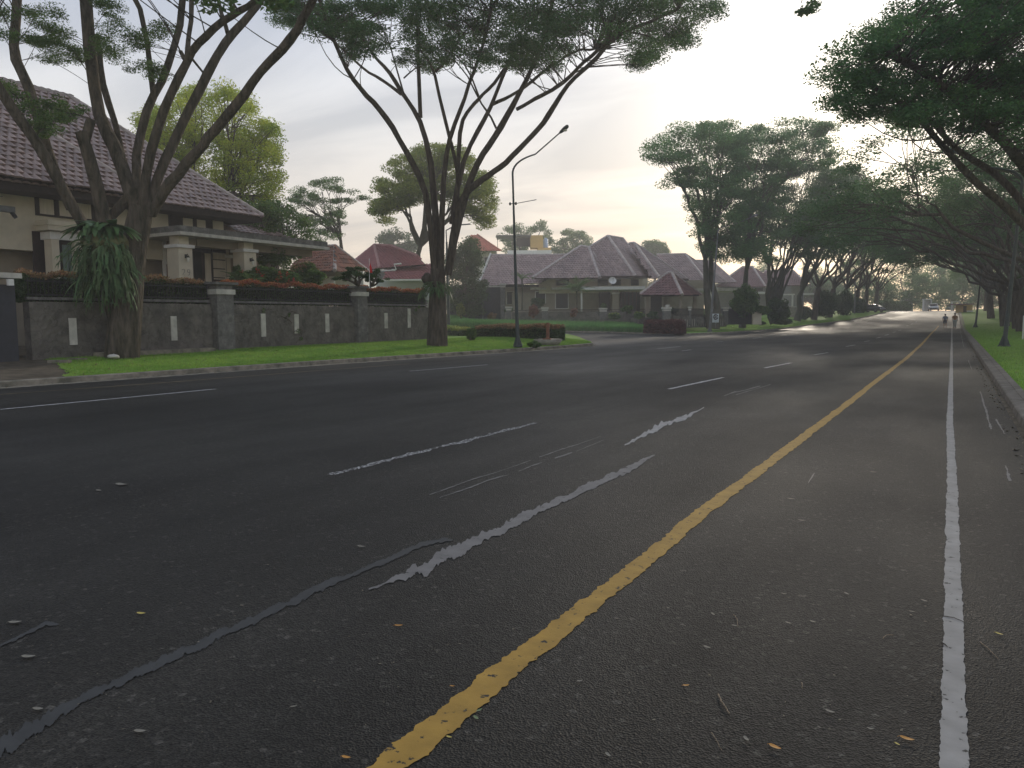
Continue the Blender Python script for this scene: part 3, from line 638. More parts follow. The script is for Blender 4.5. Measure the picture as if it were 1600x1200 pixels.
def slab(mb, poly, t=0.12, m=0):
    P = np.asarray(poly, float); nrm = np.zeros(3)
    for i in range(len(P)): nrm += np.cross(P[i], P[(i+1) % len(P)])
    nrm = unit(nrm); nrm = nrm if nrm[2] > 0 else -nrm
    mb.prism(P-nrm*0.01, -nrm*t, m)
def ridge(mb, a, b, r=0.13, m=0):
    a = np.asarray(a, float); b = np.asarray(b, float); L = np.linalg.norm(b-a); n = max(2, int(L/0.4))
    t = np.linspace(0, 1, n+1); T = unit(b-a)
    for i in range(n):
        p, q = a+(b-a)*t[i], a+(b-a)*t[i+1]+T*0.04
        mb.tube([p+[0, 0, .02], q+[0, 0, .02]], [r*1.06, r*0.94], 8, m)
def roof(parent, faces, mt, hips=(), tw=.3, th=.34, rm=None, fascia=True, lift=.055, rr=.13, res=4):
    mb = MB()
    for f in faces: slab(mb, f, .10, 1); tiles(mb, f, tw, th, lift=lift, res=res)
    r = mb.build('roof', [M[mt] if isinstance(mt, str) else mt, M['darkwood']], parent)
    if hips:
        for a, b in hips: h = MB(); ridge(h, a, b, rr); h.build('ridge_cap', rm or M['ridge'], r)
    return r
def bxX(mb, x0, x1, yt, yb, X, t=0.1, m=0, xm=None):
    """box standing on the plane X=const: horizontal extent from photo columns x0..x1, height from rows at the middle column"""
    xm = (x0+x1)/2 if xm is None else xm
    Y0 = onX(x0, yt, X)[1]; Y1 = onX(x1, yt, X)[1]; zt = onX(xm, yt, X)[2]; zb = onX(xm, yb, X)[2]
    mb.box((X-t/2, (Y0+Y1)/2, (zt+zb)/2), (t, abs(Y1-Y0), abs(zt-zb)), 0, m); return Y0, Y1, zb, zt

# ------------------------------------------------------------------ the big near house on the left
XE, XU, XL, XC = -30.0, -31.2, -31.6, -28.4
hA = thing('tiled_house', (-34, 20, 0.8), 'large cream and taupe bungalow with steep brown tiled roof behind the grey stone wall', 'house')
ez = 6.78
corner = np.array([XE, 27.6, ez]); TO = math.tan(rad(41.5)); dA = 5.9
rt = np.array([XE-dA, 27.6-dA, ez+dA*TO]); Y0 = 3.0
front = [(XE, Y0, ez), tuple(corner), tuple(rt), (XE-dA, Y0, rt[2])]
side = [tuple(corner), (XE-2*dA, 27.6, ez), tuple(rt)]
back = [(XE-2*dA, 27.6, ez), (XE-2*dA, Y0, ez), (XE-dA, Y0, rt[2]), tuple(rt)]
rA = roof(hA, [front, side, back], 'tile_brown', [(corner, rt), ((XE-2*dA, 27.6, ez), rt), (rt, (XE-dA, Y0, rt[2]))], tw=.32, th=.35, lift=.085, rr=.14)
# raised lower roof leaf of the front wing, ending in a hip line
nf = unit(np.array([math.sin(rad(41.5)), 0, math.cos(rad(41.5))])); up = np.array([-math.cos(rad(41.5)), 0, math.sin(rad(41.5))])
off = nf*0.22+up*-0.05
yb_ = 21.4; hp = np.array([XE, yb_, ez])+off; ht = hp+np.array([-4.4, -4.2, 4.4*TO])
f2 = [np.array([XE, Y0, ez])+off, hp, ht, np.array([XE-4.4, Y0, ez+4.4*TO])+off]
mb = MB(); slab(mb, f2, .2, 1); tiles(mb, f2, .32, .35, lift=.085); r2 = mb.build('roof', [M['tile_brown'], M['darkwood']], hA)
roofcap = [(hp, ht), (ht, f2[3])]
for a, b in roofcap: mb = MB(); ridge(mb, a, b, .12); mb.build('ridge_cap', M['ridge'], r2)
mb = MB(); mb.box((XE-.05, (Y0+27.6)/2, ez-.16), (.06, 27.6-Y0, .24)); mb.box((XE-dA, 27.55, ez-.16), (2*dA, .06, .24))
mb.box((XE-.75, (Y0+27.5)/2, ez-.30), (1.45, 27.4-Y0, .03)); mb.build('fascia', M['darkwood'], hA)
mb = MB()
yc = onX(350, 370, XU)[1]
mb.box((XU-4.5, (2+yc)/2, (ez-.3+4.0)/2+.2), (9.0, yc-2, ez-.3-4.4), 0, 0)
mb.build('wall', M['cream'], hA)
zt0 = 4.55
mb = MB(); mb.box((XL-.4-4.2, (2+yc-.3)/2, (zt0+.5)/2), (8.6, yc-2.3, zt0-.5)); mb.build('wall', M['taupe'], hA)
# clerestory windows: frame with panes
def win(parent, x0, x1, yt, yb, X, panes, fm='darkwood', pm='pane', t=.14, frame=.0):
    mb = MB(); Y0_, Y1_, zb, zt = bxX(mb, x0, x1, yt, yb, X, t); w = mb.build('window', M[fm], parent)
    mb = MB(); H = zt-zb; L = Y1_-Y0_
    for a, b, *mm in panes:
        mb.box((X+.012, Y0_+L*(a+b)/2, (zt+zb)/2), (.02, L*(b-a), H*0.80))
    mb.build('pane', M[pm], w); return w
w1 = win(hA, 55, 150, 312, 341, XU+.06, [(.06, .28), (.37, .62), (.66, .90)], pm='curtain')  # cream reflection in these panes painted with the curtain colour
w2 = win(hA, 264, 332, 340, 357, XU+.06, [(.30, .52), (.62, .82)], pm='curtain')
# projecting ledge with lintel under the left clerestory and a recess below it
mb = MB(); Y0_, Y1_, zb, zt = bxX(mb, 75, 226, 347, 362, XU+.9, .9, xm=112); mb.box((XU+.42, (Y0_+Y1_)/2, zt-.16), (1.02, Y1_-Y0_+.12, .05)); mb.build('ledge', M['cream'], hA)
mb = MB(); bxX(mb, 78, 150, 362, 374, XU+.7, .7, xm=90); mb.build('lintel', M['white'], hA)
mb = MB(); bxX(mb, 80, 92, 374, 446, XU+.7, .5); bxX(mb, 116, 128, 374, 446, XU+.7, .5); mb.build('pier', M['cream'], hA)
win(hA, 94, 116, 376, 446, XU+.45, [(.1, .48), (.54, .92)], pm='curtain_blue')
mb = MB(); bxX(mb, 50, 78, 362, 450, XL+.42, .08); mb.build('recess_shade', M['darkwood'], hA)  # dark sheet painting the shade of the recess under the ledge
# flat canopy on square columns
cz1 = onX(285, 352, XC)[2]; ca = onX(281, 355, XC)[1]; cb = onX(512, 382, XC)[1]
mb = MB(); mb.box((XC-1.9, (ca+cb)/2, cz1-.13), (3.8, cb-ca, .26)); mb.build('canopy', M['stone_pier'], hA)
mb = MB(); mb.box((XC-1.86, (ca+cb)/2, cz1-.33), (3.88, cb-ca+.12, .14)); mb.build('canopy_lip', M['offwhite'], hA)
mb = MB(); mb.box((XC-1.0, (ca+cb)/2+.3, cz1-.56), (.35, cb-ca-1.2, .34))
for yy in (ca+1.6, ca+6.4): mb.box((XC-2.2, yy, cz1-.55), (2.9, .35, .32))
mb.build('canopy_beam', M['taupe'], hA)
def column(x0, x1, yt, X, w, lamp=True):
    Ya = onX(x0, yt, X)[1]; Yb = onX(x1, yt, X)[1]; zt = onX((x0+x1)/2, yt, X)[2]; yc_ = (Ya+Yb)/2; wy = Yb-Ya
    mb = MB(); mb.box((X-w/2, yc_, (zt+.5)/2), (w, wy, zt-.5)); mb.box((X-w/2, yc_, (zt+cz1-.4)/2+.1), (w*.8, wy*.72, cz1-.3-zt)); c = mb.build('column', M['cream'], hA)
    mb = MB(); mb.box((X-w/2, yc_, zt-.02), (w+.16, wy+.16, .14)); mb.build('capital', M['white'], c)
    if lamp:
        z = zt-.55; mb = MB(); mb.box((X+.03, yc_, z+.1), (.05, .09, .16)); mb.tube([(X+.04, yc_, z+.12), (X+.14, yc_, z+.2), (X+.17, yc_, z+.12)], .012, 6); mb.tube([(X+.17, yc_, z+.13), (X+.17, yc_, z+.04)], [.02, .08], 8); l = mb.build('wall_lamp', M['black'], c)
        mb = MB(); mb.tube([(X+.17, yc_, z+.05), (X+.17, yc_, z-.05), (X+.17, yc_, z-.14)], [.065, .055, .03], 8); mb.build('lamp_shade', M['lamp_glass'], l)
    return c, X, yc_, zt
c1 = column(278, 300, 384, XC-.35, .75)
# house number 29 on the first column
def digits(X, yc_, zc, parent):
    mb = MB(); h, w, t = .24, .12, .018
    def st(pts, oy): mb.tube([(X+.02, yc_+oy+a*w, zc+b*h) for a, b in pts], t*.5, 5)
    st([(0, .85), (.2, 1), (.8, 1), (1, .8), (.95, .6), (0, 0), (1, 0)], -.2)
    st([(1, .62), (.7, .48), (.2, .5), (0, .75), (.2, .98), (.75, 1), (1, .8), (1, .4), (.6, 0), (.2, 0)], .05)
    mb.build('house_number', M['stone_pier'], parent)
digits(c1[1], c1[2], c1[3]-1.25, c1[0])
column(381, 400, 391, XC-.35, .75)
column(402, 412, 398, XC-2.4, .45, False)
column(352, 360, 400, XL+.5, .4, False)
mb = MB(); bxX(mb, 254, 259, 377, 446, XL+.44, .1); Y0_, Y1_, zb, zt = bxX(mb, 254, 300, 373, 378, XL+.44, .1); mb.build('door_frame', M['white'], hA)
mb = MB(); Y0_, Y1_, zb, zt = bxX(mb, 260, 276, 380, 446, XL+.43, .06); d = mb.build('door', M['taupe'], hA)
mb = MB(); bxX(mb, 261, 271, 413, 446, XL+.5, .05); mb.build('door_panel', M['redwood'], d)
win(hA, 300, 330, 388, 446, XL+.5, [(.08, .45), (.62, .94)], pm='pane')
w3 = win(hA, 331, 353, 390, 442, XL+.52, [(.05, .95)], pm='curtain')
for y in (406, 420, 434): mb = MB(); bxX(mb, 332, 352, y-.8, y+.8, XL+.56, .04); mb.build('muntin', M['darkwood'], w3)
mb = MB(); bxX(mb, 320, 329, 396, 440, XL+.55, .03); mb.build('curtain', M['curtain'], hA)
# small lower roof peeping out behind the corner and the dark gap under it
sp = [(-31.8, 26.8, 6.15), (-31.8, 31.2, 6.15), (-35.2, 30.2, 7.6), (-35.2, 26.8, 7.6)]
roof(hA, [sp], 'tile_brown', [], tw=.31, th=.36)
mb = MB(); mb.box((-34.5, 29, 3.2), (4.4, 3.6, 5.6)); mb.build('rear_wing', M['taupe'], hA)
mb = MB(); mb.box((-31.83, 29, 6.02), (.06, 4.4, .22)); mb.build('fascia', M['darkwood'], hA)
# camera on a bracket at the far left
p = onX(12, 327, -29.2)
t = thing('security_camera', p, 'grey box camera on a horizontal arm by the cream wall, left edge', 'camera')
mb = MB(); mb.box(p+[0, -.45, 0], (.22, 1.3, .2)); mb.tube([p+[0, -.3, .1], p+[0, -.3, .42], p+[-.1, -.1, .44]], .015, 6); mb.tube([p+[0, -.3, .1], p+[-2.0, -.35, .1]], .03, 6); mb.build('housing', M['polegrey'], t)
mb = MB(); mb.tube([p+[0, .12, -.08], p+[.02, .2, -.2], p+[.05, .24, -.28]], [.07, .075, .065], 10); mb.build('lens', M['black'], t)

# ------------------------------------------------------------------ boundary wall with piers, railing and planting
XW = -26.0
wA = thing('boundary_wall', (XW, 24, .4), 'rough grey stone wall with white slots and square piers before the big house', 'wall')
YA, YP1, YP2, YE = 13.9, onX(344, 500, XW+.1)[1], onX(560, 500, XW+.1)[1], 35.8
wz = 2.28
for a, b in ((YA, YP1-.45), (YP1+.45, YP2-.4), (YP2+.4, YE)):
    mb = MB(); n = int((b-a)/.25)+2; m_ = 12
    Yg = np.linspace(a, b, n); Zg = np.linspace(.2, wz, m_); YY, ZZ = np.meshgrid(Yg, Zg, indexing='ij')
    XX = XW+.18+.012*RNG.normal(size=YY.shape)
    i = np.arange(n-1)[:, None]*m_; j = np.arange(m_-1)[None, :]
    mb.add(np.stack([XX, YY, ZZ], -1).reshape(-1, 3), np.stack([i+j, i+m_+j, i+m_+j+1, i+j+1], -1).reshape(-1, 4), 0, True)
    mb.box((XW-.02, (a+b)/2, (.2+wz)/2), (.36, b-a, wz-.2)); w = mb.build('wall_panel', M['stone_wall'], wA)
    mb = MB(); mb.box((XW, (a+b)/2, wz+.12), (.12, b-a, .09)); mb.build('rail_beam', M['stone_pier'], w)
def pier(Yc, w, h, ledge=True):
    mb = MB(); mb.box((XW+.05, Yc, (h+.2)/2), (w, w, h-.2)); p_ = mb.build('pier', M['stone_pier'], wA)
    mb = MB(); mb.box((XW+.05, Yc, h-.10), (w+.12, w+.12, .2)); mb.build('cap', M['offwhite'], p_)
    mb = MB(); mb.box((XW+.05, Yc, h+.10), (w-.05, w-.05, .2)); mb.box((XW+.05, Yc, h+.24), (w+.3, w+.3, .1)); mb.build('pier_top', M['stone_pier'], p_)
zp1 = onX(344, 452, XW+.4)[2]; pier(YP1, .82, zp1)
zp2 = onX(560, 456, XW+.4)[2]; pier(YP2, .72, zp2)
# pier beside the gate
yg = onX(10, 450, XW+.3)[1]
mb = MB(); mb.box((XW+.05, yg-.2, 1.5), (.5, .9, 2.6)); p_ = mb.build('pier', M['gate'], wA)
zc = onX(8, 430, XW+.4)[2]; mb = MB(); mb.box((XW+.05, yg-.2, zc), (.75, 1.25, .16)); mb.build('cap', M['offwhite'], p_)
mb = MB(); q = onX(16, 441, XW+.45); mb.box(q, (.12, .16, .2)); mb.build('bell_box', M['white'], p_)
slots = [(113, 497, 539), (271, 494, 532), (411, 490, 526), (463, 491, 521), (511, 490, 519), (603, 489, 513), (639, 482, 512)]
for x, a, b in slots:
    mb = MB(); Yc = onX(x, a, XW+.2)[1]; z1 = onX(x, a, XW+.2)[2]; z0 = onX(x, b, XW+.2)[2]
    mb.box((XW+.185, Yc, (z0+z1)/2), (.05, .26, z1-z0)); s = mb.build('slot', M['offwhite'], wA)
# concrete footing step near the tree
mb = MB(); mb.box((XW+.5, (onX(140, 548, XW)[1]+onX(316, 548, XW)[1])/2, .42), (.6, onX(316, 548, XW)[1]-onX(140, 548, XW)[1], .28)); mb.build('footing', M['kerb'], wA)
# iron railing on the wall
zr_ = onX(345, 444, XW)[2]-.05
for a, b in ((YA, YP1-.45), (YP1+.45, YP2-.4), (YP2+.4, YE)):
    mb = MB()
    for y in np.arange(a+.06, b, .13): mb.box((XW+.05, y, (wz+.2+zr_)/2), (.022, .022, zr_-wz-.2))
    for z in (wz+.24, zr_-.1): mb.box((XW+.05, (a+b)/2, z), (.05, b-a, .045))
    mb.build('railing', M['black'], wA)
# clipped hedges behind the railing with red young shoots
def hedge(name, c, size, rz, mats, label, n, leaf=(.07, .04), topn=0.35, ztop=None, rng=RNG, cat='hedge', round_=0.0, topm=1, wav=.05, group=None):
    mb = MB(); sx, sy, sz = size
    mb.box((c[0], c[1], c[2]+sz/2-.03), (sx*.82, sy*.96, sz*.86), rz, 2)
    k = int(n*(1-topn)); a = rng.random((k, 3))*2-1; side = rng.integers(0, 2, k); sg = np.sign(rng.random(k)-.5)
    a[:, 0] = np.where(side == 0, sg*(1-.2*rng.random(k)), a[:, 0]); a[:, 1] = np.where(side == 1, sg*(1-.05*rng.random(k)), a[:, 1])
    b = rng.random((n-k, 3))*2-1; b[:, 2] = 1-.12*rng.random(n-k)
    def W(q):
        p = q*np.array([sx/2, sy/2, sz/2]); p[:, 2] += sz/2
        p[:, 2] += wav*(q[:, 2] > .5)*(np.sin(p[:, 1]*2.3+c[1])+np.sin(p[:, 0]*3.1+p[:, 1]*5.1))
        cc, ss = math.cos(rz), math.sin(rz); return p @ np.array([[cc, ss, 0], [-ss, cc, 0], [0, 0, 1]])+np.asarray(c)
    V, F = leafquads(W(a), .2, leaf[0], leaf[1], rng); mb.add(V, F, 0)
    V, F = leafquads(W(b)+np.array([0, 0, 2.2])*leaf[0]*rng.random((len(b), 1))**2, .1, leaf[0]*1.1, leaf[1], rng); mb.add(V, F, topm)
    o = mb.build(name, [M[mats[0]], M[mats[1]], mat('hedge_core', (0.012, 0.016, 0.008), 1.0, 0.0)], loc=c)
    return tag(o, label, cat, group)
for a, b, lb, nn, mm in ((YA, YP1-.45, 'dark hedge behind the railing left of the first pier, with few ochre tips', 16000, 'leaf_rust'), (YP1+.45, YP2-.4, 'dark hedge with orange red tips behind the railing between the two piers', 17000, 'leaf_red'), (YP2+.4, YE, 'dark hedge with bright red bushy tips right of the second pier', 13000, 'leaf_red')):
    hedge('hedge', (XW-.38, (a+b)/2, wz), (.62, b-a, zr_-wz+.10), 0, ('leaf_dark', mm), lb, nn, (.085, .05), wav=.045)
# iron gate at the extreme left
g = thing('iron_gate', (XW, 12, .4), 'dark sheet metal gate at the far left end of the stone wall', 'gate')
mb = MB(); y1 = yg-.65; mb.box((XW, y1-3, 1.75), (.06, 6, 2.5)); mb.build('gate_panel', M['gate'], g)
mb = MB()
for y in np.arange(y1-6, y1, .35): mb.box((XW+.06, y, 1.75), (.05, .12, 2.5))
mb.build('gate_bar', M['black'], g)
# bits on the verge: low edging stones by the tree
def rubble(x0, x1, y, z, label):
    a = gp(x0, y, z); b = gp(x1, y, z); mb = MB()
    mb.box(((a[0]+b[0])/2, (a[1]+b[1])/2, z), (np.linalg.norm(b-a), .22, .10), math.atan2(b[1]-a[1], b[0]-a[0])); o = mb.build('kerb_stone', M['kerb'], loc=(a+b)/2); tag(o, label, 'stone')
rubble(78, 108, 565, .38, 'low mossy kerb stone lying left of the fern tree base'); rubble(108, 133, 562, .38, 'short kerb stone lying next to the fern tree base')
# ================================================================== houses across the side road
RY = rad(YAW)
def bxD(mb, x0, x1, yt, yb, D, t=.3, m=0):
    a = pd(x0, (yt+yb)/2, D); b = pd(x1, (yt+yb)/2, D); xm = (x0+x1)/2
    zt = pd(xm, yt, D)[2]; zb = pd(xm, yb, D)[2]; c = (a+b)/2+FWD*t/2
    mb.box((c[0], c[1], (zt+zb)/2), (np.linalg.norm(b[:2]-a[:2]), t, abs(zt-zb)), RY, m)
def F3(*q): return [pd(x, y, D) for x, y, D in q]
def winD(parent, x0, x1, yt, yb, D, fr='white', pane='pane_dark', nm=2, fw=1.0):
    mb = MB(); bxD(mb, x0, x1, yt, yt+fw, D-.1, .16); bxD(mb, x0, x1, yb-fw, yb, D-.1, .16); bxD(mb, x0, x0+fw*1.1, yt+fw, yb-fw, D-.1, .16); bxD(mb, x1-fw*1.1, x1, yt+fw, yb-fw, D-.1, .16)
    w = mb.build('window_frame', M[fr], parent)
    mb = MB(); bxD(mb, x0+fw*1.1, x1-fw*1.1, yt+fw, yb-fw, D-.02, .04); mb.build('pane', M[pane], w)
    for k in range(1, nm): mb = MB(); xx = x0+(x1-x0)*k/nm; bxD(mb, xx-.4, xx+.4, yt+fw, yb-fw, D-.06, .05); mb.build('muntin', M['darkwood'], w)
    return w

hF = thing('hip_roof_house', pd(930, 490, 95), 'long taupe bungalow with brown hipped roofs and satellite dish behind the grass bed', 'house')
def A(*q):
    P = F3(*q)
    if len(P) > 3:
        nr = unit(np.cross(P[1]-P[0], P[-1]-P[0]))
        for i in range(2, len(P)-1): r = P[i]-C0; P[i] = C0+r*(((P[0]-C0) @ nr)/(r @ nr))
    return P
b_f = A((832, 434.5, 92), (937, 433.5, 92), (920, 387, 97), (907, 385, 97)); b_l = A((832, 434.5, 92), (907, 385, 97), (880, 430, 103))
c_f = A((845, 434, 94), (993, 432, 93), (949.5, 369, 100.5)); c_r = A((993, 432, 93), (1021, 434.5, 99), (973, 373, 104), (949.5, 369, 100.5))
d_f = A((1018, 434.5, 94.5), (1030, 434, 94), (991, 380, 101), (983, 381, 101)); d_r = A((1030, 434, 94), (1076, 438, 108), (991, 380, 101))
b_r = A((937, 433.5, 92), (950, 434, 96), (926, 395, 98.5), (920, 387, 97))
roof(hF, [b_f, c_f, c_r, d_f, d_r, b_r, b_l], 'tile_dark', [(b_f[0], b_f[3]), (b_f[1], b_f[2]), (b_f[3], b_f[2]), (b_r[1], b_r[2]), (c_f[0], c_f[2]), (c_f[1], c_f[2]), (c_r[2], c_r[3]), (c_r[1], c_r[2]), (d_f[1], d_f[2]), (d_r[1], d_r[2]), (d_f[2], d_f[3])], tw=.34, th=.42, lift=.07, rr=.19, res=2)
a_f = A((747, 447, 94), (846, 441.5, 94), (896, 398, 99), (767, 398.5, 99)); 
roof(hF, [a_f], 'tile_dark', [(a_f[3], a_f[2])], tw=.34, th=.42, lift=.07, rr=.12, res=2)
mb = MB(); P_ = F3((746.5, 447.5, 94), (766.5, 398, 99)); mb.tube([P_[0]+[0, 0, .05], P_[1]+[0, 0, .12]], .16, 4); mb.build('rake_board', M['offwhite'], hF)
e_f = A((1036, 440.5, 108), (1104, 440.5, 108), (1071, 397.5, 114), (1026, 398.5, 114)); e_r = A((1104, 440.5, 108), (1135, 441, 118), (1071, 397.5, 114))
roof(hF, [e_f, e_r], 'tile_dark', [(e_f[3], e_f[2]), (e_f[1], e_f[2]), (e_r[1], e_r[2])], tw=.36, th=.46, lift=.07, rr=.19, res=2)
e2 = A((1070, 441, 126), (1150, 441, 126), (1112, 407, 132), (1086, 407, 132)); roof(hF, [e2], 'tile_dark', [(e2[3], e2[2]), (e2[1], e2[2])], tw=.36, th=.5, rr=.12, res=2)
# walls
mb = MB(); bxD(mb, 842, 1012, 434, 458, 95, 8); mb.build('wall', M['cream'], hF)
mb = MB(); bxD(mb, 800, 1040, 456, 506, 95.3, 9); bxD(mb, 762, 845, 447, 506, 96.4, 8); bxD(mb, 1030, 1100, 438, 506, 106, 9); mb.build('wall', M['taupe'], hF)
for q in ((836, 1016, 431.5, 435.5, 92.5, .25), (752, 842, 445, 448.5, 94.6, .25), (1030, 1076, 435.5, 439, 99, .2)): mb = MB(); bxD(mb, *q); mb.build('fascia', M['darkwood'], hF)
mb = MB(); bxD(mb, 907, 1008, 447.5, 452.5, 90.5, 4.6); mb.build('canopy', M['white'], hF)
for q in ((829, 853, 449, 452.5, 94.6, .8), (862, 892, 448.5, 452.5, 94.0, 1.0), (1073, 1160, 450.5, 455, 92, 4)): mb = MB(); bxD(mb, *q); mb.build('ledge', M['offwhite'], hF)
for x0, x1 in ((869, 889), (934, 950), (956, 970), (986, 998)):
    mb = MB(); bxD(mb, x0, x1, 436.5, 446, 94.9, .12); mb.build('clerestory', M['pane_dark'], hF)
winD(hF, 867.5, 888.5, 454, 482.5, 95.2, nm=3); winD(hF, 836, 853, 455, 474, 95.2, nm=3); winD(hF, 791, 803, 455, 476, 96.2, nm=2, fr='offwhite')
mb = MB(); bxD(mb, 936, 953, 456, 492, 95.0, .2); bxD(mb, 969, 1000, 456, 492, 95.0, .2); bxD(mb, 1012, 1034, 456, 492, 95, .2); mb.build('porch_door', M['darkwood'], hF)
mb = MB()
for k in range(5): bxD(mb, 970+k*6, 971+k*6, 456, 492, 94.8, .1)
mb.build('door_slat', M['redwood'], hF)
for x in (909, 962, 1012):
    mb = MB(); w_ = 1.0 if x == 909 else 4.6; bxD(mb, x-w_, x+w_, 452, 494, 91.3, .5); c = mb.build('column', M['white'] if x == 909 else M['taupe'], hF)
    if x != 909: mb = MB(); bxD(mb, x-6, x+6, 457, 459.5, 91.2, .7); mb.build('capital', M['offwhite'], c)
# dish
t = thing('satellite_dish', pd(959, 449, 91), 'round white satellite dish on the canopy of the long bungalow', 'dish'); mb = MB(); c = pd(957, 438.5, 91)
T_ = unit(np.array([.5, -.75, .45])); U_ = unit(np.cross(T_, [0, 0, 1])); W_ = np.cross(U_, T_); k = 20; V = [c-T_*.12]
for r_, dz in ((.18, -.10), (.34, -.03), (.46, .05)):
    for i in range(k): a = 2*PI*i/k; V.append(c+U_*math.cos(a)*r_+W_*math.sin(a)*r_+T_*dz)
F = [(0, 1+i, 1+(i+1) % k) for i in range(k)]+[(1+j*k+i, 1+(j+1)*k+i, 1+(j+1)*k+(i+1) % k, 1+j*k+(i+1) % k) for j in (0, 1) for i in range(k)]
mb.add(V, F, 0, True); mb.build('reflector', M['white'], t)
mb = MB(); mb.tube([c-T_*.12, c-T_*.3-[0, 0, .1], pd(959, 449, 91)], .03, 6); mb.tube([c-W_*.4, c+T_*.45], .012, 5); mb.box(c+T_*.47, (.08, .08, .08)); mb.build('mast', M['polegrey'], t)

# garden gate and piers of that house
g = thing('dark_gate', pd(765, 506, 88), 'tall dark boarded gate between the leafy tree and the pale pier', 'gate'); mb = MB(); bxD(mb, 700, 782, 449, 508, 89, .12); mb.build('gate_panel', M['gate'], g)
mb = MB(); bxD(mb, 700, 783, 446.5, 449, 89, .3); mb.build('coping', M['offwhite'], g)
mb = MB(); bxD(mb, 753.5, 755, 463, 508, 88.8, .1); mb.build('handle_post', M['polegrey'], g)
def small_pier(x0, x1, yt, yb, D, label, cap='offwhite', pot=False):
    t = thing('garden_pier', pd((x0+x1)/2, yb, D), label, 'pier'); mb = MB(); bxD(mb, x0, x1, yt+3, yb, D, (x1-x0)*D/1200); mb.build('shaft', M['stone_pier'], t)
    mb = MB(); bxD(mb, x0-1.2, x1+1.2, yt, yt+2.6, D-.1, (x1-x0+2)*D/1200); bxD(mb, x0-.3, x1+.3, yt+3.4, yt+6, D-.05, (x1-x0+.6)*D/1200+.02); mb.build('cap', M[cap], t)
small_pier(782, 789.5, 443, 506, 88, 'tall pale pier with white cap right of the dark boarded gate')
small_pier(790.5, 799, 479, 500, 85, 'short white capped garden pier just left of the centre lamp post')
small_pier(847, 856, 480, 500, 84, 'short white capped garden pier left of the white framed window')
small_pier(938, 948, 481, 500, 82, 'short white capped garden pier in front of the porch')
t = thing('garden_wall', pd(870, 498, 85), 'low dark stone garden wall with a thin dark rail in front of the long bungalow', 'wall')
mb = MB(); bxD(mb, 800, 1036, 487, 504, 85.5, .3); mb.build('wall_panel', M['stone_wall'], t)
mb = MB(); bxD(mb, 800, 1036, 483.5, 484.3, 85.5, .06)
for x in np.arange(801, 1036, 2.2): bxD(mb, x-.2, x+.2, 484.3, 487, 85.5, .04)
mb.build('railing', M['black'], t)
# front fence on the main road side
t = thing('stone_fence', pd(1090, 508, 80), 'stone fence with pale upright stones and black railing beside the pavilion', 'fence')
wf = [(1049, 503, 512, 76), (1078, 502, 511, 78.5), (1106, 501, 510, 81), (1133, 500, 508, 84)]
mb = MB(); mr = MB(); ms = MB()
for (xa, y0, ya, Da), (xb, y1, yb2, Db) in zip(wf[:-1], wf[1:]):
    a0, a1 = pd(xa, ya+1, Da), pd(xb, yb2+1, Db); zt = pd(xa, 493.5, Da)[2]; L_ = np.linalg.norm((a1-a0)[:2]); an = math.atan2(a1[1]-a0[1], a1[0]-a0[0]); c = (a0+a1)/2
    mb.box((c[0], c[1], (zt+a0[2])/2), (L_, .3, zt-a0[2]), an)
    zr2 = pd(xa, 482.5, Da)[2]; mr.box((c[0], c[1], zr2), (L_, .05, .06), an); mr.box((c[0], c[1], zt+.08), (L_, .05, .05), an)
    dn = unit(np.array([a1[1]-a0[1], -(a1[0]-a0[0]), 0])); dn = dn if dn @ FWD < 0 else -dn
    for k in np.arange(.04, 1, .042): q = a0+(a1-a0)*k; mr.box((q[0], q[1], (zr2+zt)/2), (.035, .035, zr2-zt), an)
    for k in np.arange(.05, 1, .12): q = a0+(a1-a0)*k+dn*.16; ms.box((q[0], q[1], (zt+a0[2])/2-.1), (.10, .06, (zt-a0[2])*.6), an)
mb.build('wall_panel', M['stone_wall'], t); mr.build('railing', M['black'], t); ms.build('upright_stone', M['concrete'], t)
small_pier(1037, 1048.5, 480, 511, 75.5, 'wide white capped pier at the near corner of the stone fence')
small_pier(1076, 1080, 479, 508, 78, 'slim pier with cap, second along the stone fence')
small_pier(1104, 1109, 479, 507, 80.5, 'slim capped pier of the stone fence just left of the grey lamp post')
small_pier(1131, 1138, 480, 508, 83.5, 'white capped pier between the sign and the black gate')
mbp = MB(); q = pd(1043, 478, 75.7); mbp.tube([q+[0, 0, -.2], q+[0, 0, .0], q+[0, 0, .12]], [.14, .22, .2], 10); tag(mbp.build('stone_pot', M['offwhite'], loc=q), 'small pale stone pot on the wide corner pier of the fence', 'pot')
t = thing('black_gate', pd(1160, 506, 84), 'black iron driveway gate behind the ivy covered tree', 'gate'); mb = MB(); bxD(mb, 1138, 1180, 483, 507, 84.5, .08); mb.build('gate_panel', M['black'], t)
mb = MB()
for x in np.arange(1139, 1180, 1.6): bxD(mb, x, x+.6, 482, 507, 84.3, .05)
mb.build('gate_bar', M['gate'], t)
mb = MB(); bxD(mb, 1176, 1190, 487, 507, 84, .5); tag(mb.build('beige_pillar', M['cream'], loc=pd(1183, 507, 84)), 'broad beige gate pillar overgrown with a hedge, right of the black gate', 'pillar')

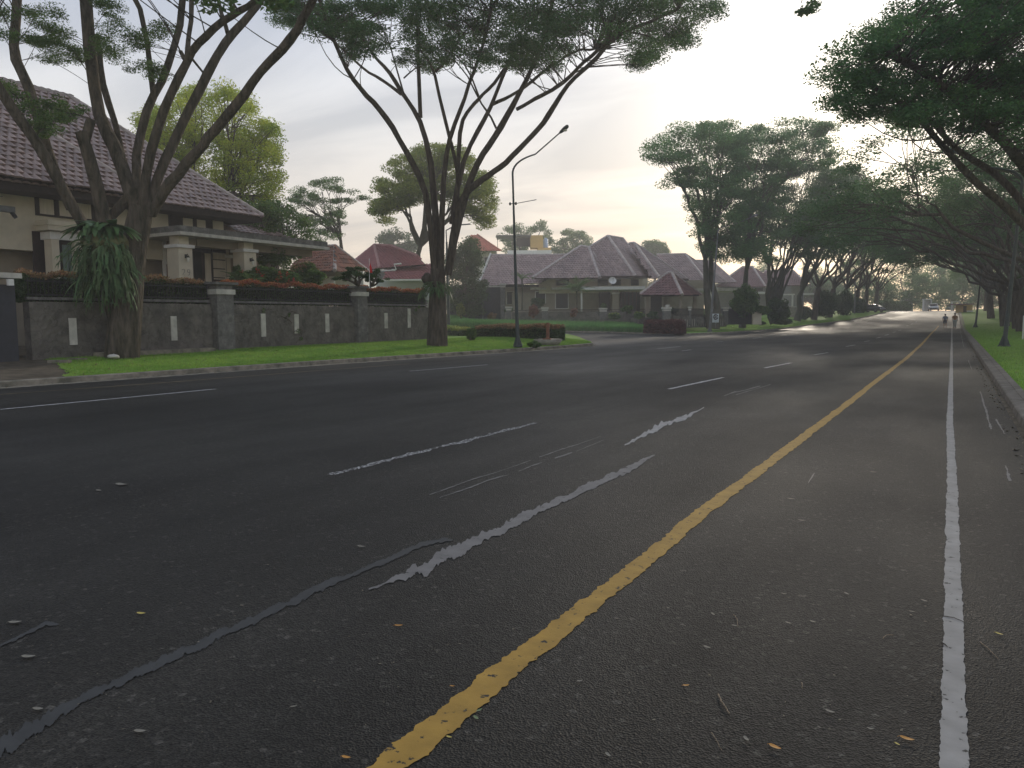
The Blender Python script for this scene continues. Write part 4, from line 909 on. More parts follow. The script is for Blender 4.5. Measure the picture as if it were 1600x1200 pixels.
# pavilion
t = thing('garden_pavilion', pd(1048, 492, 80), 'open garden pavilion with a steep wine red tiled pyramid roof', 'pavilion')
pl = A((1000.5, 460.5, 80), (1066, 460.5, 77), (1050, 426.5, 81), (1044, 426.5, 81)); pr = A((1066, 460.5, 77), (1095.5, 460.5, 83), (1050, 426.5, 81)); pb1 = A((1095.5, 460.5, 83), (1035, 460.5, 87), (1044, 426.5, 81.5), (1050, 426.5, 81)); pb2 = A((1035, 460.5, 87), (1000.5, 460.5, 80), (1044, 426.5, 81))
roof(t, [pl, pr, pb1, pb2], 'tile_wine', [(pl[0], pl[3]), (pl[1], pl[2]), (pr[1], pr[2]), (pl[3], pl[2])], tw=.36, th=.40, lift=.08, rr=.16, res=2)
for x, D in ((1012, 80.2), (1064, 78), (1086, 82), (1040, 85)):
    mb = MB(); bxD(mb, x-2.6, x+2.6, 459, 500, D, .34); mb.build('column', M['taupe'], t)
mb = MB(); bxD(mb, 1004, 1092, 460.5, 463, 79.8, .2); mb.build('fascia', M['darkwood'], t)
mb = MB(); bxD(mb, 1000, 1100, 496, 506, 79, 7); mb.build('plinth', M['stone_wall'], t)

# next house up the road
hG = thing('far_tiled_house', pd(1180, 480, 130), 'brown tiled house half hidden behind the ivy tree, next along the road', 'house')
g1 = A((1118, 448, 128), (1196, 448, 128), (1176, 417.5, 134), (1160, 417.5, 134)); g2 = A((1196, 448, 128), (1232, 449, 140), (1176, 417.5, 134)); g3 = A((1180, 446, 142), (1262, 446, 142), (1240, 423.5, 150), (1195, 423.5, 150)); g4 = A((1150, 446, 143), (1118, 448, 128), (1160, 417.5, 134))
roof(hG, [g1, g2, g3, g4], 'tile_wine', [(g1[0], g1[3]), (g1[1], g1[2]), (g1[3], g1[2]), (g3[3], g3[2]), (g3[1], g3[2])], tw=.4, th=.5, lift=.08, rr=.2, res=2)
mb = MB(); bxD(mb, 1122, 1236, 448, 500, 132, 8); bxD(mb, 1190, 1256, 446, 500, 144, 8); mb.build('wall', mat('grey_render', (.27, .27, .26), .9, var=.1), hG)
mb = MB(); bxD(mb, 1176, 1200, 456, 459, 127, 2); bxD(mb, 1222, 1242, 459, 461, 128, 2); bxD(mb, 1256, 1272, 458, 460.5, 128, 2); mb.build('canopy', M['white'], hG)
mb = MB(); bxD(mb, 1180, 1192, 450, 454.5, 131.7, .2); bxD(mb, 1184, 1188, 464, 468, 131.7, .2); mb.build('window', M['pane'], hG)
mb = MB(); bxD(mb, 1237.5, 1239.5, 461, 500, 128, .3); mb.build('column', M['white'], hG)
t = thing('stone_fence', pd(1240, 500, 120), 'distant pale stone fence piece between the tree clumps up the left side', 'fence'); mb = MB(); bxD(mb, 1229, 1262, 480, 500, 120, .4); mb.build('wall_panel', M['concrete'], t); mb = MB(); bxD(mb, 1229, 1262, 478.5, 480, 119.8, .6); mb.build('coping', M['offwhite'], t)

# orange roofed pavilion, maroon house and buildings behind
hO = thing('small_tiled_house', pd(515, 470, 52), 'small white house with weathered orange brown hip roof behind the clipped red shrub', 'house')
o1 = A((452, 424, 52), (523, 423, 48), (524, 384.5, 52), (480, 387, 56)); o2 = A((523, 423, 48), (577, 425, 56), (524, 384.5, 52))
roof(hO, [o1, o2], 'tile_orange', [(o1[1], o1[2]), (o2[1], o2[2]), (o1[3], o1[2])], tw=.30, th=.36, lift=.08, rr=.12)
mb = MB(); bxD(mb, 462, 568, 424, 470, 52.5, 5); mb.build('wall', M['white'], hO)
mb = MB(); bxD(mb, 500, 524, 424, 432, 50.3, 2); mb.build('beam', M['taupe'], hO)
mb = MB(); bxD(mb, 514, 522, 432, 470, 50, .4); mb.build('column', M['white'], hO)
hM = thing('maroon_roof_house', pd(620, 470, 70), 'long white house with smooth maroon tiled roof behind the bonsai trees', 'house')
m1 = A((540, 423, 68), (592, 420, 64), (585, 383, 72), (545, 398, 78)); m2 = A((592, 420, 64), (616, 422, 66), (660, 411, 70), (648, 401, 80), (612, 384.5, 76), (585, 383, 72)); m2 = A((592, 419, 66), (665, 413, 66), (652, 400, 72), (612, 384.5, 72), (585, 383, 72)); m3 = A((600, 436, 64), (682, 436, 64), (682, 413.5, 68), (604, 413.5, 68))
m1 = A((535, 423.5, 70), (593, 419, 66), (585, 383, 72))
roof(hM, [m1, m2, m3], 'tile_maroon', [(m1[1], m1[2]), (m1[0], m1[2]), (m2[4], m2[3]), (m2[3], m2[2])], tw=.28, th=.34, lift=.04, rr=.14, rm=M['ridge_pink'])
mb = MB(); bxD(mb, 540, 680, 436, 470, 66, 6); bxD(mb, 545, 610, 421, 436, 69, 4); mb.build('wall', mat('blue_white_wall', (.50, .53, .55), .85), hM)
mb = MB(); bxD(mb, 590, 682, 436, 438.5, 63.8, .3); bxD(mb, 593, 617, 421.5, 423.5, 65.8, .3); mb.build('gutter', M['white'], hM)
mb = MB(); mb.tube(F3((627, 412, 63.5), (616, 413, 63.5), (619, 421, 63.5), (612, 422, 63.5)), .07, 6); mb.build('downpipe', M['white'], hM)
hR = thing('red_roof_house', pd(755, 430, 125), 'tall pale house with bright red roof above the dark leafy tree', 'house')
r1 = A((728, 392, 125), (781, 391.5, 125), (746, 366.5, 130), (736, 368, 130)); r2_ = A((781, 391.5, 125), (783, 391, 135), (746, 366.5, 130)); r3_ = A((722, 392, 134), (728, 392, 125), (736, 368, 130))
roof(hR, [r1, r2_, r3_], 'tile_red', [(r1[1], r1[2])], tw=.4, th=.5, lift=.05, rr=.14, res=2, rm=M['tile_red'])
mb = MB(); bxD(mb, 733, 776, 391.5, 450, 127, 8); mb.build('wall', M['offwhite'], hR)
mb = MB(); bxD(mb, 740, 752, 402, 415, 126.8, .2); bxD(mb, 757, 768, 402, 415, 126.8, .2); mb.build('window', M['pane'], hR)
hY = thing('flat_roof_building', pd(830, 430, 140), 'white flat roofed building with orange yellow stair tower and roof water tank', 'building')
mb = MB(); bxD(mb, 793, 862, 391, 440, 140, 10); mb.build('wall', M['white'], hY)
mb = MB(); bxD(mb, 829, 848.5, 367.5, 387, 142, 4); bxD(mb, 840, 861, 387, 391, 141, 4); mb.build('stair_tower', M['yellow_wall'], hY)
mb = MB(); bxD(mb, 775, 830, 367, 368.6, 141, 5); mb.build('roof_slab', M['stone_pier'], hY)
for x in (777, 800, 812): mb = MB(); bxD(mb, x, x+.8, 368, 391, 142, .2); mb.build('roof_post', M['darkwood'], hY)
mb = MB(); bxD(mb, 807, 829, 372, 385, 145, .3); mb.build('roof_screen', M['darkwood'], hY)
mb = MB(); c = pd(852.5, 387, 143); mb.tube([c, c+[0, 0, 1.5], c+[0, 0, 1.62], c+[0, 0, 1.8]], [.45, .45, .3, .1], 14); mb.build('water_tank', mat('tank_blue', (.35, .45, .6), .5), hY)

# ================================================================== street furniture
def lamp_post(base, top, arm, mt, label, rbase=.11, rtop=.055, flange=True, cross=None):
    t = thing('street_lamp', base, label, 'street lamp', None); base = np.asarray(base); top = np.asarray(top); arm = np.asarray(arm)
    bend = [top]
    e2 = top+(arm-top)*.42; ud = unit(top-base); e1 = top+ud*max(.3, .80*float((e2-top) @ ud))
    for k in np.linspace(.1, 1, 9): bend.append((1-k)**2*top+2*k*(1-k)*e1+k*k*e2)
    n = 6; P = [base+(top-base)*i/n for i in range(n)]+bend
    r = np.concatenate([np.linspace(rbase, rtop, n), np.linspace(rtop, rtop*.75, len(bend))]); mb = MB(); mb.tube(P, r, 10); mb.build('pole', mt, t)
    mb = MB(); mb.tube([bend[-1], arm-(arm-bend[-1])*.22], [rtop*.7, rtop*.6], 8); mb.build('arm', mt, t)
    d = unit(arm-bend[-1]); L_ = np.linalg.norm(arm-bend[-1])*.26; mb = MB(); q = arm-d*L_
    mb.tube([q, q+d*L_*.12, q+d*L_*.55, q+d*L_*.92, q+d*L_], [.04, .07, .10, .085, .03], 10); h = mb.build('lamp_head', mt, t)
    mb = MB(); mb.ell(q+d*L_*.6-[0, 0, .08], (.13, .08, .06), 10, 6); mb.build('lens', M['lamp_glass'], h)
    if flange:
        mb = MB(); mb.tube([base-[0, 0, .05], base+[0, 0, .05]], [.26, .26], 4); 
        for k in range(4):
            a = k*PI/2+.3; e = np.array([math.cos(a), math.sin(a), 0]); mb.prism([base+e*.08, base+e*.24+[0, 0, .04], base+e*.08+[0, 0, .5]], np.cross(e, [0, 0, 1])*.02)
        mb.build('base_plate', mt, t)
    if cross is not None: mb = MB(); mb.tube(cross, .018, 5); [mb.ell(q, (.06, .06, .08), 8, 6) for q in (cross[0], cross[1])]; mb.build('cross_arm', mt, t)
    return t
DL = 38.3
b = pd(809, 541, DL); tp_ = pd(801, 272, DL)
lamp_post(b, tp_, pd(888, 196, DL-1.5), M['pole'], 'tall dark street lamp rising from the grass in front of the rust hedge', .10, .05, True, [pd(797, 318.5, DL), pd(806, 318, DL-.1), pd(838, 312, DL-1.2)])
b = gpt(1109, 518.5, .15); D2 = float((b-C0) @ FWD); lamp_post(b, pd(1122, 362, D2), pd(1184, 335, D2-1), M['polegrey'], 'pale grey street lamp at the far corner, next to the white sign', .13, .07)
b = gpt(1569, 541, .14); DR = float((b-C0) @ FWD); lamp_post(b, pd(1590, 352, DR)+(pd(1590, 352, DR)-b)*.35, pd(1592, 300, DR)+np.array([-3.0, -.5, 2.2]), M['pole'], 'green grey street lamp in the right verge, nearest of the two there', .10, .06)
b = gpt(1524, 511.5, .14); DR2 = float((b-C0) @ FWD); lamp_post(b, pd(1533, 430, DR2)+(pd(1533, 430, DR2)-b)*.2, pd(1533, 405, DR2)+np.array([-3, -.5, 1.8]), M['pole'], 'thin street lamp farther up the right verge near the leaning trunk', .11, .07)
# plain post behind the second big tree
b = gpt(700, 506, .2); D3 = min(70, float((b-C0) @ FWD)); t = thing('utility_pole', pd(701, 506, 60), 'thin dark pole just right of the second big trunk', 'pole'); mb = MB(); mb.tube([pd(701, 507, 60), pd(698, 378, 60)], [.13, .08], 8); mb.build('pole', M['pole'], t)
mb = MB(); mb.tube([pd(698, 380, 60), pd(697, 360, 60), pd(712, 352, 60), pd(735, 350, 60)], .05, 6); mb.build('arm', M['pole'], t)
for x, y0, y1, D, lb in ((1253, 452, 499, 112, 'thin pale pole between the trunks on the far left side'), (1335, 455, 490, 135, 'faint thin pole far up the left row of trees')):
    t = thing('utility_pole', pd(x, y1, D), lb, 'pole'); mb = MB(); mb.tube([pd(x, y1, D), pd(x+2, y0-30, D)], [.12, .08], 8); mb.build('pole', M['polegrey'], t)
mb = MB(); q = gpt(1598, 531, .15); mb.tube([q, q+[0, 0, 1.35]], .035, 8); mb.ell(q+[0, 0, 1.35], (.04, .04, .03), 8, 6); tag(mb.build('white_marker_post', M['white'], loc=q), 'thin white marker post in the grass at the right edge', 'post')
# sign
D = 74.0; t = thing('road_sign', pd(1118, 512, D), 'small white sign with dark ring symbol on a thin post beside the grey lamp', 'sign')
mb = MB(); bxD(mb, 1113.2, 1123.2, 490.2, 503.8, D, .03); pn = mb.build('panel', mat('sign_white', (.62, .68, .70), .5), t)
mb = MB(); c = pd(1118.2, 495.2, D-.03); s_ = D/1200
for a0, a1 in ((20, 150), (165, 200), (215, 345)):
    P = [c+RGT*math.cos(rad(a))*3.3*s_+np.array([0, 0, 1])*math.sin(rad(a))*3.6*s_ for a in np.linspace(a0, a1, 14)]; mb.tube(P, .055, 6)
mb.tube([c+RGT*-1.5*s_+[0, 0, 1.2*s_], c+RGT*.6*s_+[0, 0, 1.3*s_]], .045, 5); mb.tube([c+RGT*-2.4*s_+[0, 0, -.6*s_], c+RGT*-.3*s_+[0, 0, -1.0*s_], c+RGT*1.8*s_+[0, 0, .2*s_]], .04, 5)
mb.build('ring_symbol', M['black'], pn)
mb = MB()
for yy in (500.8, 502.3): bxD(mb, 1114.6, 1121.8, yy, yy+.45, D-.015, .02)
mb.build('text_line', mat('sign_text', (.25, .28, .30), .6), pn)
mb = MB(); mb.tube([pd(1118, 512.5, D+.05), pd(1118, 492, D+.05)], .03, 6); mb.build('post', M['polegrey'], t)
# red flag on the terrace behind the wall
t = thing('flag', pd(578, 446, 33), 'red flag hanging from a thin pole between the two bonsai trees', 'flag'); mb = MB(); mb.tube([pd(577.5, 450, 33), pd(577, 404, 33)], .015, 6); mb.build('pole', M['white'], t)
mb = MB(); n = 9; V = []
for i in range(n):
    for j, x in enumerate((0, .05, .10, .15)): q = pd(577.5, 407+i*2.4, 33)+RGT*x*(.05+.95*i/n)+FWD*.05*math.sin(x*20+i); V.append(q)
mb.add(V, [(4*i+j, 4*i+j+1, 4*i+j+5, 4*i+j+4) for i in range(n-1) for j in range(3)], 0, True); mb.build('cloth', M['red'], t)

# basin on a pedestal stone beside the rust hedge
t = thing('stone_basin', gpt(856, 540, .15), 'shallow stone planting basin with a rusty upright post at the grass tip', 'basin'); c = gpt(856, 539.5, .15); mb = MB(); mb.tube([c, c+[0, 0, .12], c+[0, 0, .30], c+[0, 0, .34], c+[0, 0, .27]], [.55, .68, .80, .76, .66], 20); mb.build('bowl', M['concrete'], t)
mb = MB(); mb.box(c+[0, 0, .75], (.16, .16, .95), .4); mb.box(c+[-.05, 0, .32], (.42, .3, .12), .3); mb.build('post', mat('rusty_post', (.22, .10, .06), .85, var=.3, vscale=6), t)

# ================================================================== vehicles, gate and kiosk at the far end
def car(loc, rz, paint, label):
    t = thing('car', loc, label, 'car'); c, s = math.cos(rz), math.sin(rz); loc = np.asarray(loc, float)
    def W(q): q = np.asarray(q, float); return np.column_stack([q[:, 0]*c-q[:, 1]*s, q[:, 0]*s+q[:, 1]*c, q[:, 2]])+loc
    prof = [(-2.2, .35, .55, .80), (-2.1, .30, .85, .86), (-1.3, .25, 1.0, .90), (-.7, .22, 1.05, .91), (.3, .22, 1.05, .91), (1.2, .22, 1.02, .91), (1.9, .25, .96, .88), (2.2, .35, .75, .80)]
    def loft(mb, pr, m=0):
        V = []; k = 12
        for x, z0, z1, w in pr:
            for i in range(k): a = 2*PI*(i+.5)/k; ca, sa = math.cos(a), math.sin(a); V.append((x, w*np.sign(ca)*abs(ca)**.35, (z0+z1)/2+(z1-z0)/2*np.sign(sa)*abs(sa)**.5))
        n = len(pr); mb.add(W(V), [(a*k+i, a*k+(i+1) % k, (a+1)*k+(i+1) % k, (a+1)*k+i) for a in range(n-1) for i in range(k)]+[tuple(range(k)), tuple(range((n-1)*k, n*k))], m, True)
    mb = MB(); loft(mb, prof); loft(mb, [(-1.0, 1.36, 1.42, .60), (-.6, 1.38, 1.47, .66), (.6, 1.38, 1.48, .66), (1.15, 1.36, 1.42, .60)]); mb.build('body', paint, t)
    mb = MB(); loft(mb, [(-1.65, 1.0, 1.02, .80), (-.9, .98, 1.40, .68), (1.2, .98, 1.40, .68), (1.8, .96, .99, .78)]); mb.build('windows', M['pane'], t)
    for sx in (-1.35, 1.35):
        for sy in (-.84, .84):
            mb = MB(); mb.tube(W([(sx, sy-.1, .32), (sx, sy+.1, .32)]), .32, 16); w = mb.build('wheel', M['black'], t); mb = MB(); mb.tube(W([(sx, sy-.11, .32), (sx, sy+.11, .32)]), .18, 10); mb.build('rim', M['polegrey'], w)
    for sy in (-.62, .62): mb = MB(); mb.ell(W([(-2.14, sy, .68)])[0], (.12, .17, .09), 10, 6); mb.build('headlight', M['lamp_glass'], t)
    for sy in (-.66, .66): mb = MB(); mb.ell(W([(2.14, sy, .75)])[0], (.10, .14, .10), 10, 6); mb.build('tail_light', M['red'], t)
    mb = MB(); mb.box(W([(-2.2, 0, .5)])[0], (.06, 1.1, .18), rz); mb.build('grille', M['black'], t)
    return t
q = pd(1458.5, 485.6, 152); car((q[0], q[1], gz(q[0], q[1])), rad(90), mat('white_car_paint', (.72, .73, .75), .25, .6), 'white car driving towards the camera at the far end of the road')
q = pd(1362, 486.5, 140); car((q[0], q[1], gz(q[0], q[1])+.12), rad(150), mat('black_car_paint', (.02, .022, .025), .2, .6), 'black car parked under the trees far up on the left')
q = pd(1484, 485.8, 186); car((q[0], q[1], q[2]), rad(90), mat('grey_car_paint', (.35, .37, .37), .3, .5), 'faint grey car beyond the two walkers')
def portal(x0, x1, yt, yb, D, label, pts=None):
    t = thing('white_gateway', pd((x0+x1)/2, yb, D), label, 'gateway'); mb = MB(); bxD(mb, x0, x1, yt, yt+1.2, D, .6); mb.build('beam', M['white'], t)
    for x in (x0, x1-.9): mb = MB(); bxD(mb, x, x+.9, yt+1.2, yb, D, .5); mb.build('post', M['white'], t)
    return t
tg = portal(1443, 1456, 467, 486, 168, 'white gateway frame with pale upright bars left of the white car')
for x in (1444.5, 1447.5, 1450.5): mb = MB(); bxD(mb, x, x+1.8, 469, 486, 168.5, .3); mb.build('bar', M['offwhite'], tg)
portal(1488, 1500, 471, 489, 150, 'thin white gateway frame behind the walkers on the right')
t = thing('guard_booth', pd(1513, 493, 128), 'small yellow guard booth with white lower panel and flat brown roof on the right verge', 'booth')
mb = MB(); bxD(mb, 1505, 1519.5, 476, 493, 128, 2.2); mb.build('wall', M['yellow_wall'], t); mb = MB(); bxD(mb, 1511.5, 1520, 485, 493.2, 127.8, .2); mb.build('panel', M['white'], t); mb = MB(); bxD(mb, 1502, 1522, 474.3, 476, 127.3, 3.6); mb.build('roof', M['tile_wine'], t); mb = MB(); bxD(mb, 1506, 1510, 478, 493, 127.8, .15); mb.build('door', M['darkwood'], t)
hW = thing('white_house', pd(1418, 480, 190), 'pale white house with sloping roof glimpsed through the trees at the far end', 'house')
w1_ = A((1408, 470, 190), (1428, 470, 190), (1420, 453, 194), (1416, 453, 194)); roof(hW, [w1_], M['offwhite'], [], tw=.5, th=.6, res=1); mb = MB(); bxD(mb, 1410, 1427, 470, 487, 191, 6); mb.build('wall', M['white'], hW); mb = MB(); bxD(mb, 1415, 1421, 477, 487, 190.8, .2); mb.build('door', M['redwood'], hW)
t = thing('red_wall', pd(1545, 492, 150), 'low brick red garden wall seen between the right hand trunks', 'wall'); mb = MB(); bxD(mb, 1527, 1600, 486, 494, 150, .4); mb.build('wall_panel', M['tile_wine'], t); mb = MB(); bxD(mb, 1527, 1600, 485.2, 486, 149.9, .6); mb.build('coping', M['stone_pier'], t)
mb = MB(); c = pd(1548, 497, 118); 
for i in range(3): leafcloud(mb, [c+[0, 0, .3+.25*i]], 120, (.5, .5, .3), .12, .07, RNG)
tag(mb.build('small_bush', M['leaf_mid'], loc=c), 'small round green bush beside the thin lamp post on the right verge', 'bush')

# ================================================================== two walkers
def person(loc, h, face, shirt, shorts, label, child=False, step=.18, long_legs=False):
    t = thing('person', loc, label, 'person'); loc = np.asarray(loc, float); s = h/1.7
    def skin_mesh(name, joints, edges, radii, m, parent, sub=2):
        me = bpy.data.meshes.new(name); cc, ss = math.cos(face), math.sin(face)
        me.from_pydata([((x*cc-y*ss)*s, (x*ss+y*cc)*s, z*s) for x, y, z in joints], edges, []); o = bpy.data.objects.new(name, me); COL.objects.link(o); o.parent = parent
        md = o.modifiers.new('skin', 'SKIN'); 
        for v, r in zip(me.skin_vertices[0].data, radii): rr = r if isinstance(r, tuple) else (r, r); v.radius = (rr[0]*s, rr[1]*s)
        me.skin_vertices[0].data[0].use_root = True; md.use_smooth_shade = True
        md2 = o.modifiers.new('sub', 'SUBSURF'); md2.levels = sub; md2.render_levels = sub; me.materials.append(m); return o
    a = step
    J = [(0, 0, .95), (0, 0, 1.15), (0, 0, 1.38), (0, 0, 1.48), (0, .01, 1.56), (0, .02, 1.68),
         (-.10, 0, .90), (-.10, a, .50), (-.10, a*.9, .09), (-.10, a*.9+.13, .03), (.10, 0, .90), (.10, -a*.4, .50), (.10, -a*1.3, .12), (.10, -a*1.3+.12, .05),
         (-.19, 0, 1.36), (-.25, -a*.3, 1.10), (-.27, a*.3, .86), (-.27, a*.5, .76), (.19, 0, 1.36), (.25, a*.1, 1.10), (.27, a*.6, .88), (.27, a*.8, .79)]
    E_ = [(0, 1), (1, 2), (2, 3), (3, 4), (4, 5), (0, 6), (6, 7), (7, 8), (8, 9), (0, 10), (10, 11), (11, 12), (12, 13), (2, 14), (14, 15), (15, 16), (16, 17), (2, 18), (18, 19), (19, 20), (20, 21)]
    Rr = [(.15, .11), (.14, .10), (.15, .10), .055, .085, .07, .085, .06, .035, .03, .085, .06, .035, .03, .055, .042, .032, .035, .055, .042, .032, .035]
    b = skin_mesh('body', J, E_, Rr, M['skin'], t)
    hm = MB(); cc, ss = math.cos(face), math.sin(face); hm.ell((-(-.015)*ss*s+loc[0], (-.015)*cc*s+loc[1], 1.63*s+loc[2]), (.10*s, .11*s, .115*s), 14, 10); hm.build('hair', M['hair'], t)
    skin_mesh('shirt', [(0, 0, .90), (0, 0, 1.15), (0, 0, 1.37), (0, 0, 1.45), (-.20, 0, 1.36), (-.26, -a*.2, 1.12), (.20, 0, 1.36), (.26, a*.1, 1.12)], [(0, 1), (1, 2), (2, 3), (2, 4), (4, 5), (2, 6), (6, 7)], [(.185, .14), (.17, .13), (.175, .125), .075, .08, .07, .08, .07], shirt, t)
    zl = .14 if long_legs else .52
    skin_mesh('trousers', [(0, 0, .97), (-.10, 0, .88), (-.10, a*1.0, zl), (.10, 0, .88), (.10, -a*(.4 if not long_legs else 1.2), zl)], [(0, 1), (1, 2), (0, 3), (3, 4)], [(.165, .13), .11, .085 if not long_legs else .07, .11, .085 if not long_legs else .07], shorts, t)
    return t
q = gpt(1476.3, 512.3); person(q, 1.55, rad(8), mat('blue_shirt', (.15, .19, .27), .85), mat('navy_shorts', (.02, .025, .06), .85), 'person in a blue shirt and dark shorts walking away, the left one of the two')
q = gpt(1491.5, 513.5); person(q, 1.68, rad(-5), mat('orange_brown_shirt', (.26, .12, .04), .85), mat('grey_trousers', (.26, .30, .30), .85), 'person in an orange brown top and pale grey trousers walking away on the right', long_legs=True, step=.14)
# ================================================================== trees
def kmeans(P, k, rng, it=6):
    C = P[rng.choice(len(P), k, replace=False)]
    for _ in range(it):
        d = ((P[:, None]-C[None])**2).sum(-1); a = d.argmin(1)
        C = np.array([P[a == i].mean(0) if (a == i).any() else C[i] for i in range(k)])
    return a
def bez(p0, p1, p2, n=7, rng=None, w=0.0):
    t = np.linspace(0, 1, n)[:, None]; P = (1-t)**2*p0+2*t*(1-t)*p1+t*t*p2
    if w: P[1:-1] += w*rng.normal(size=(n-2, 3))
    return P
def grow(mb, fork, T, rng, r0, k1=6, k2=4, drop=.30, seg=8, tip=.02, wob=.35, straight=False):
    fork = np.asarray(fork, float); T = np.asarray(T, float); Q = (T-T.mean(0))*[1, 1, .5]
    a = kmeans(Q, min(k1, len(T)), rng)
    for i in np.unique(a):
        G = T[a == i]; c = G.mean(0); c = fork+(c-fork)*(1-drop*.6); d = c-fork; L = np.linalg.norm(d)
        mid = fork+d*.5+np.array([0, 0, (.02 if straight else .10)*L]) - np.array([d[0], d[1], 0])*(.02 if straight else .13); r1 = r0*(.45+.35*math.sqrt(len(G)/len(T)*k1)/1.3)
        P = bez(fork, mid, c, 9, rng, wob*L*.05); mb.tube(P, np.linspace(r1, r1*.45, 9), seg)
        if len(G) < 2: continue
        b = kmeans(G, min(k2, len(G)), rng)
        for j in np.unique(b):
            H = G[b == j]; s0 = P[int(rng.integers(5, 8))]; e = H.mean(0); e = s0+(e-s0)*.72; dd = e-s0; l = np.linalg.norm(dd)
            Pj = bez(s0, s0+dd*.5+[0, 0, .08*l], e, 6, rng, wob*l*.06); r2 = r1*.42; mb.tube(Pj, np.linspace(r2, r2*.5, 6), max(5, seg-2), cap=False)
            for q in H:
                u = Pj[int(rng.integers(2, 6))]; m_ = (u+q)/2+rng.normal(size=3)*.08*np.linalg.norm(q-u); mb.tube(bez(u, m_, q, 4), np.linspace(r2*.45, tip, 4), 4, cap=False)
def trunk_tube(mb, P, R, rng, n=14, flare=True):
    P = resample(np.column_stack([np.asarray(P, float), np.asarray(R, float)[:, None]]), .35); R = P[:, 3]; P = P[:, :3]
    if flare: R = R*(1+.22*np.exp(-np.arange(len(R))*.9))
    mb.tube(P, R, n, wob=.05, rng=rng)
def make_tree(name, base, fill, label, bark, leaf, group=None, cat='tree'):
    t = thing(name, base, label, cat, group); tm = MB(); cm = MB(); fill(tm, cm); tm.build('trunk', bark, t)
    if cm.n: cm.build('crown', leaf, t)
    return t

# ---- row trees: umbrella crowns on spreading limbs
def row_tree(base, H, R, lean, seed, label, leaf, ncl=85, per=210, L=.26, W=.15, fz=3.2, r0=.42, group=None, crad=(1.35, 1.35, .42), z0=.52, name='rain_tree', k1=7, bark='bark'):
    rng = np.random.default_rng(seed); base = np.asarray(base, float); lean = np.array([lean[0], lean[1], 0.])
    def fill(tm, cm):
        fork = base+lean*.12+np.array([0, 0, fz]); trunk_tube(tm, [base-[0, 0, .15], base+[0, 0, fz*.5]+lean*.03, fork], [r0*1.1, r0*.95, r0*.9], rng, 12)
        a = rng.random(ncl)*2*PI; rr = R*np.sqrt(rng.random(ncl)); q = np.column_stack([rr*np.cos(a), rr*np.sin(a), np.zeros(ncl)])
        hz = H*(z0+(1-z0)*(1-(rr/R)**2)**.6*(.35+.65*rng.random(ncl))); T = base+lean+q; T[:, 2] = base[2]+hz
        grow(tm, fork, T, rng, r0*.62, k1, 4, straight=True); leafcloud(cm, T, per, crad, L, W, rng, up=1.0)
        m = rng.random(len(T)) < .6; leafcloud(cm, T[m]+rng.normal(size=(m.sum(), 3))*[1.4, 1.4, .4], per//2, np.array(crad)*.8, L, W, rng, up=1.0)
    return make_tree(name, base, fill, label, M[bark], M[leaf], group)

# ---- traced trees: limbs followed from the photograph, each with its own reach in depth
def limbpx(tm, pts, D0, dd, r, rng, n=8, dstart=0.0):
    m = len(pts); out = []
    for i, (x, y) in enumerate(pts): s = i/(m-1); out.append(pd(x, y, D0+dstart+(dd-dstart)*s**1.2))
    out = np.array(out); rr = np.linspace(r[0], r[1], m)*D0/1200*LIMB
    Q = resample(np.column_stack([out, rr]), .30); d = Q[:, :3].copy()
    # round the corners
    d[1:-1] = (d[:-2]+2*d[1:-1]+d[2:])/4
    m = len(d)
    if m > 5: d = d + np.column_stack([smooth_noise(m, 4, rng), smooth_noise(m, 4, rng), smooth_noise(m, 4, rng)])*(.035*np.minimum(1, np.arange(m)/4))[:, None]
    tm.tube(d, Q[:, 3]*(1+.06*smooth_noise(m, 3, rng)), n, wob=.05, rng=rng); return d
def crown_px(poly, D0, dr, n, rng, hole=None):
    P = np.asarray(poly, float); lo, hi = P.min(0), P.max(0); out = []
    while len(out) < n:
        q = lo+(hi-lo)*rng.random(2)
        if inpoly(P, np.array([q[0]]), np.array([q[1]]))[0] and not (hole and any((q[0]-h[0])**2/h[2]**2+(q[1]-h[1])**2/h[3]**2 < 1 for h in hole)): out.append(pd(q[0], q[1], D0+dr*(rng.random()*2-1)))
    return np.array(out)
def twigs(tm, limbs, T, rng, r=.035, maxd=6):
    A = np.vstack([l[len(l)//3:] for l in limbs])
    for q in T:
        d = np.linalg.norm(A-q, axis=1)+ 2.0*np.maximum(0, A[:, 2]-q[2]+.2); k = d.argmin(); L = np.linalg.norm(A[k]-q)
        if L > maxd: continue
        tm.tube(bez(A[k], (A[k]+q)/2+rng.normal(size=3)*.1*L+[0, 0, .05*L], q, 6), np.linspace(r*(.6+.12*L), .010, 6), 5, cap=False)

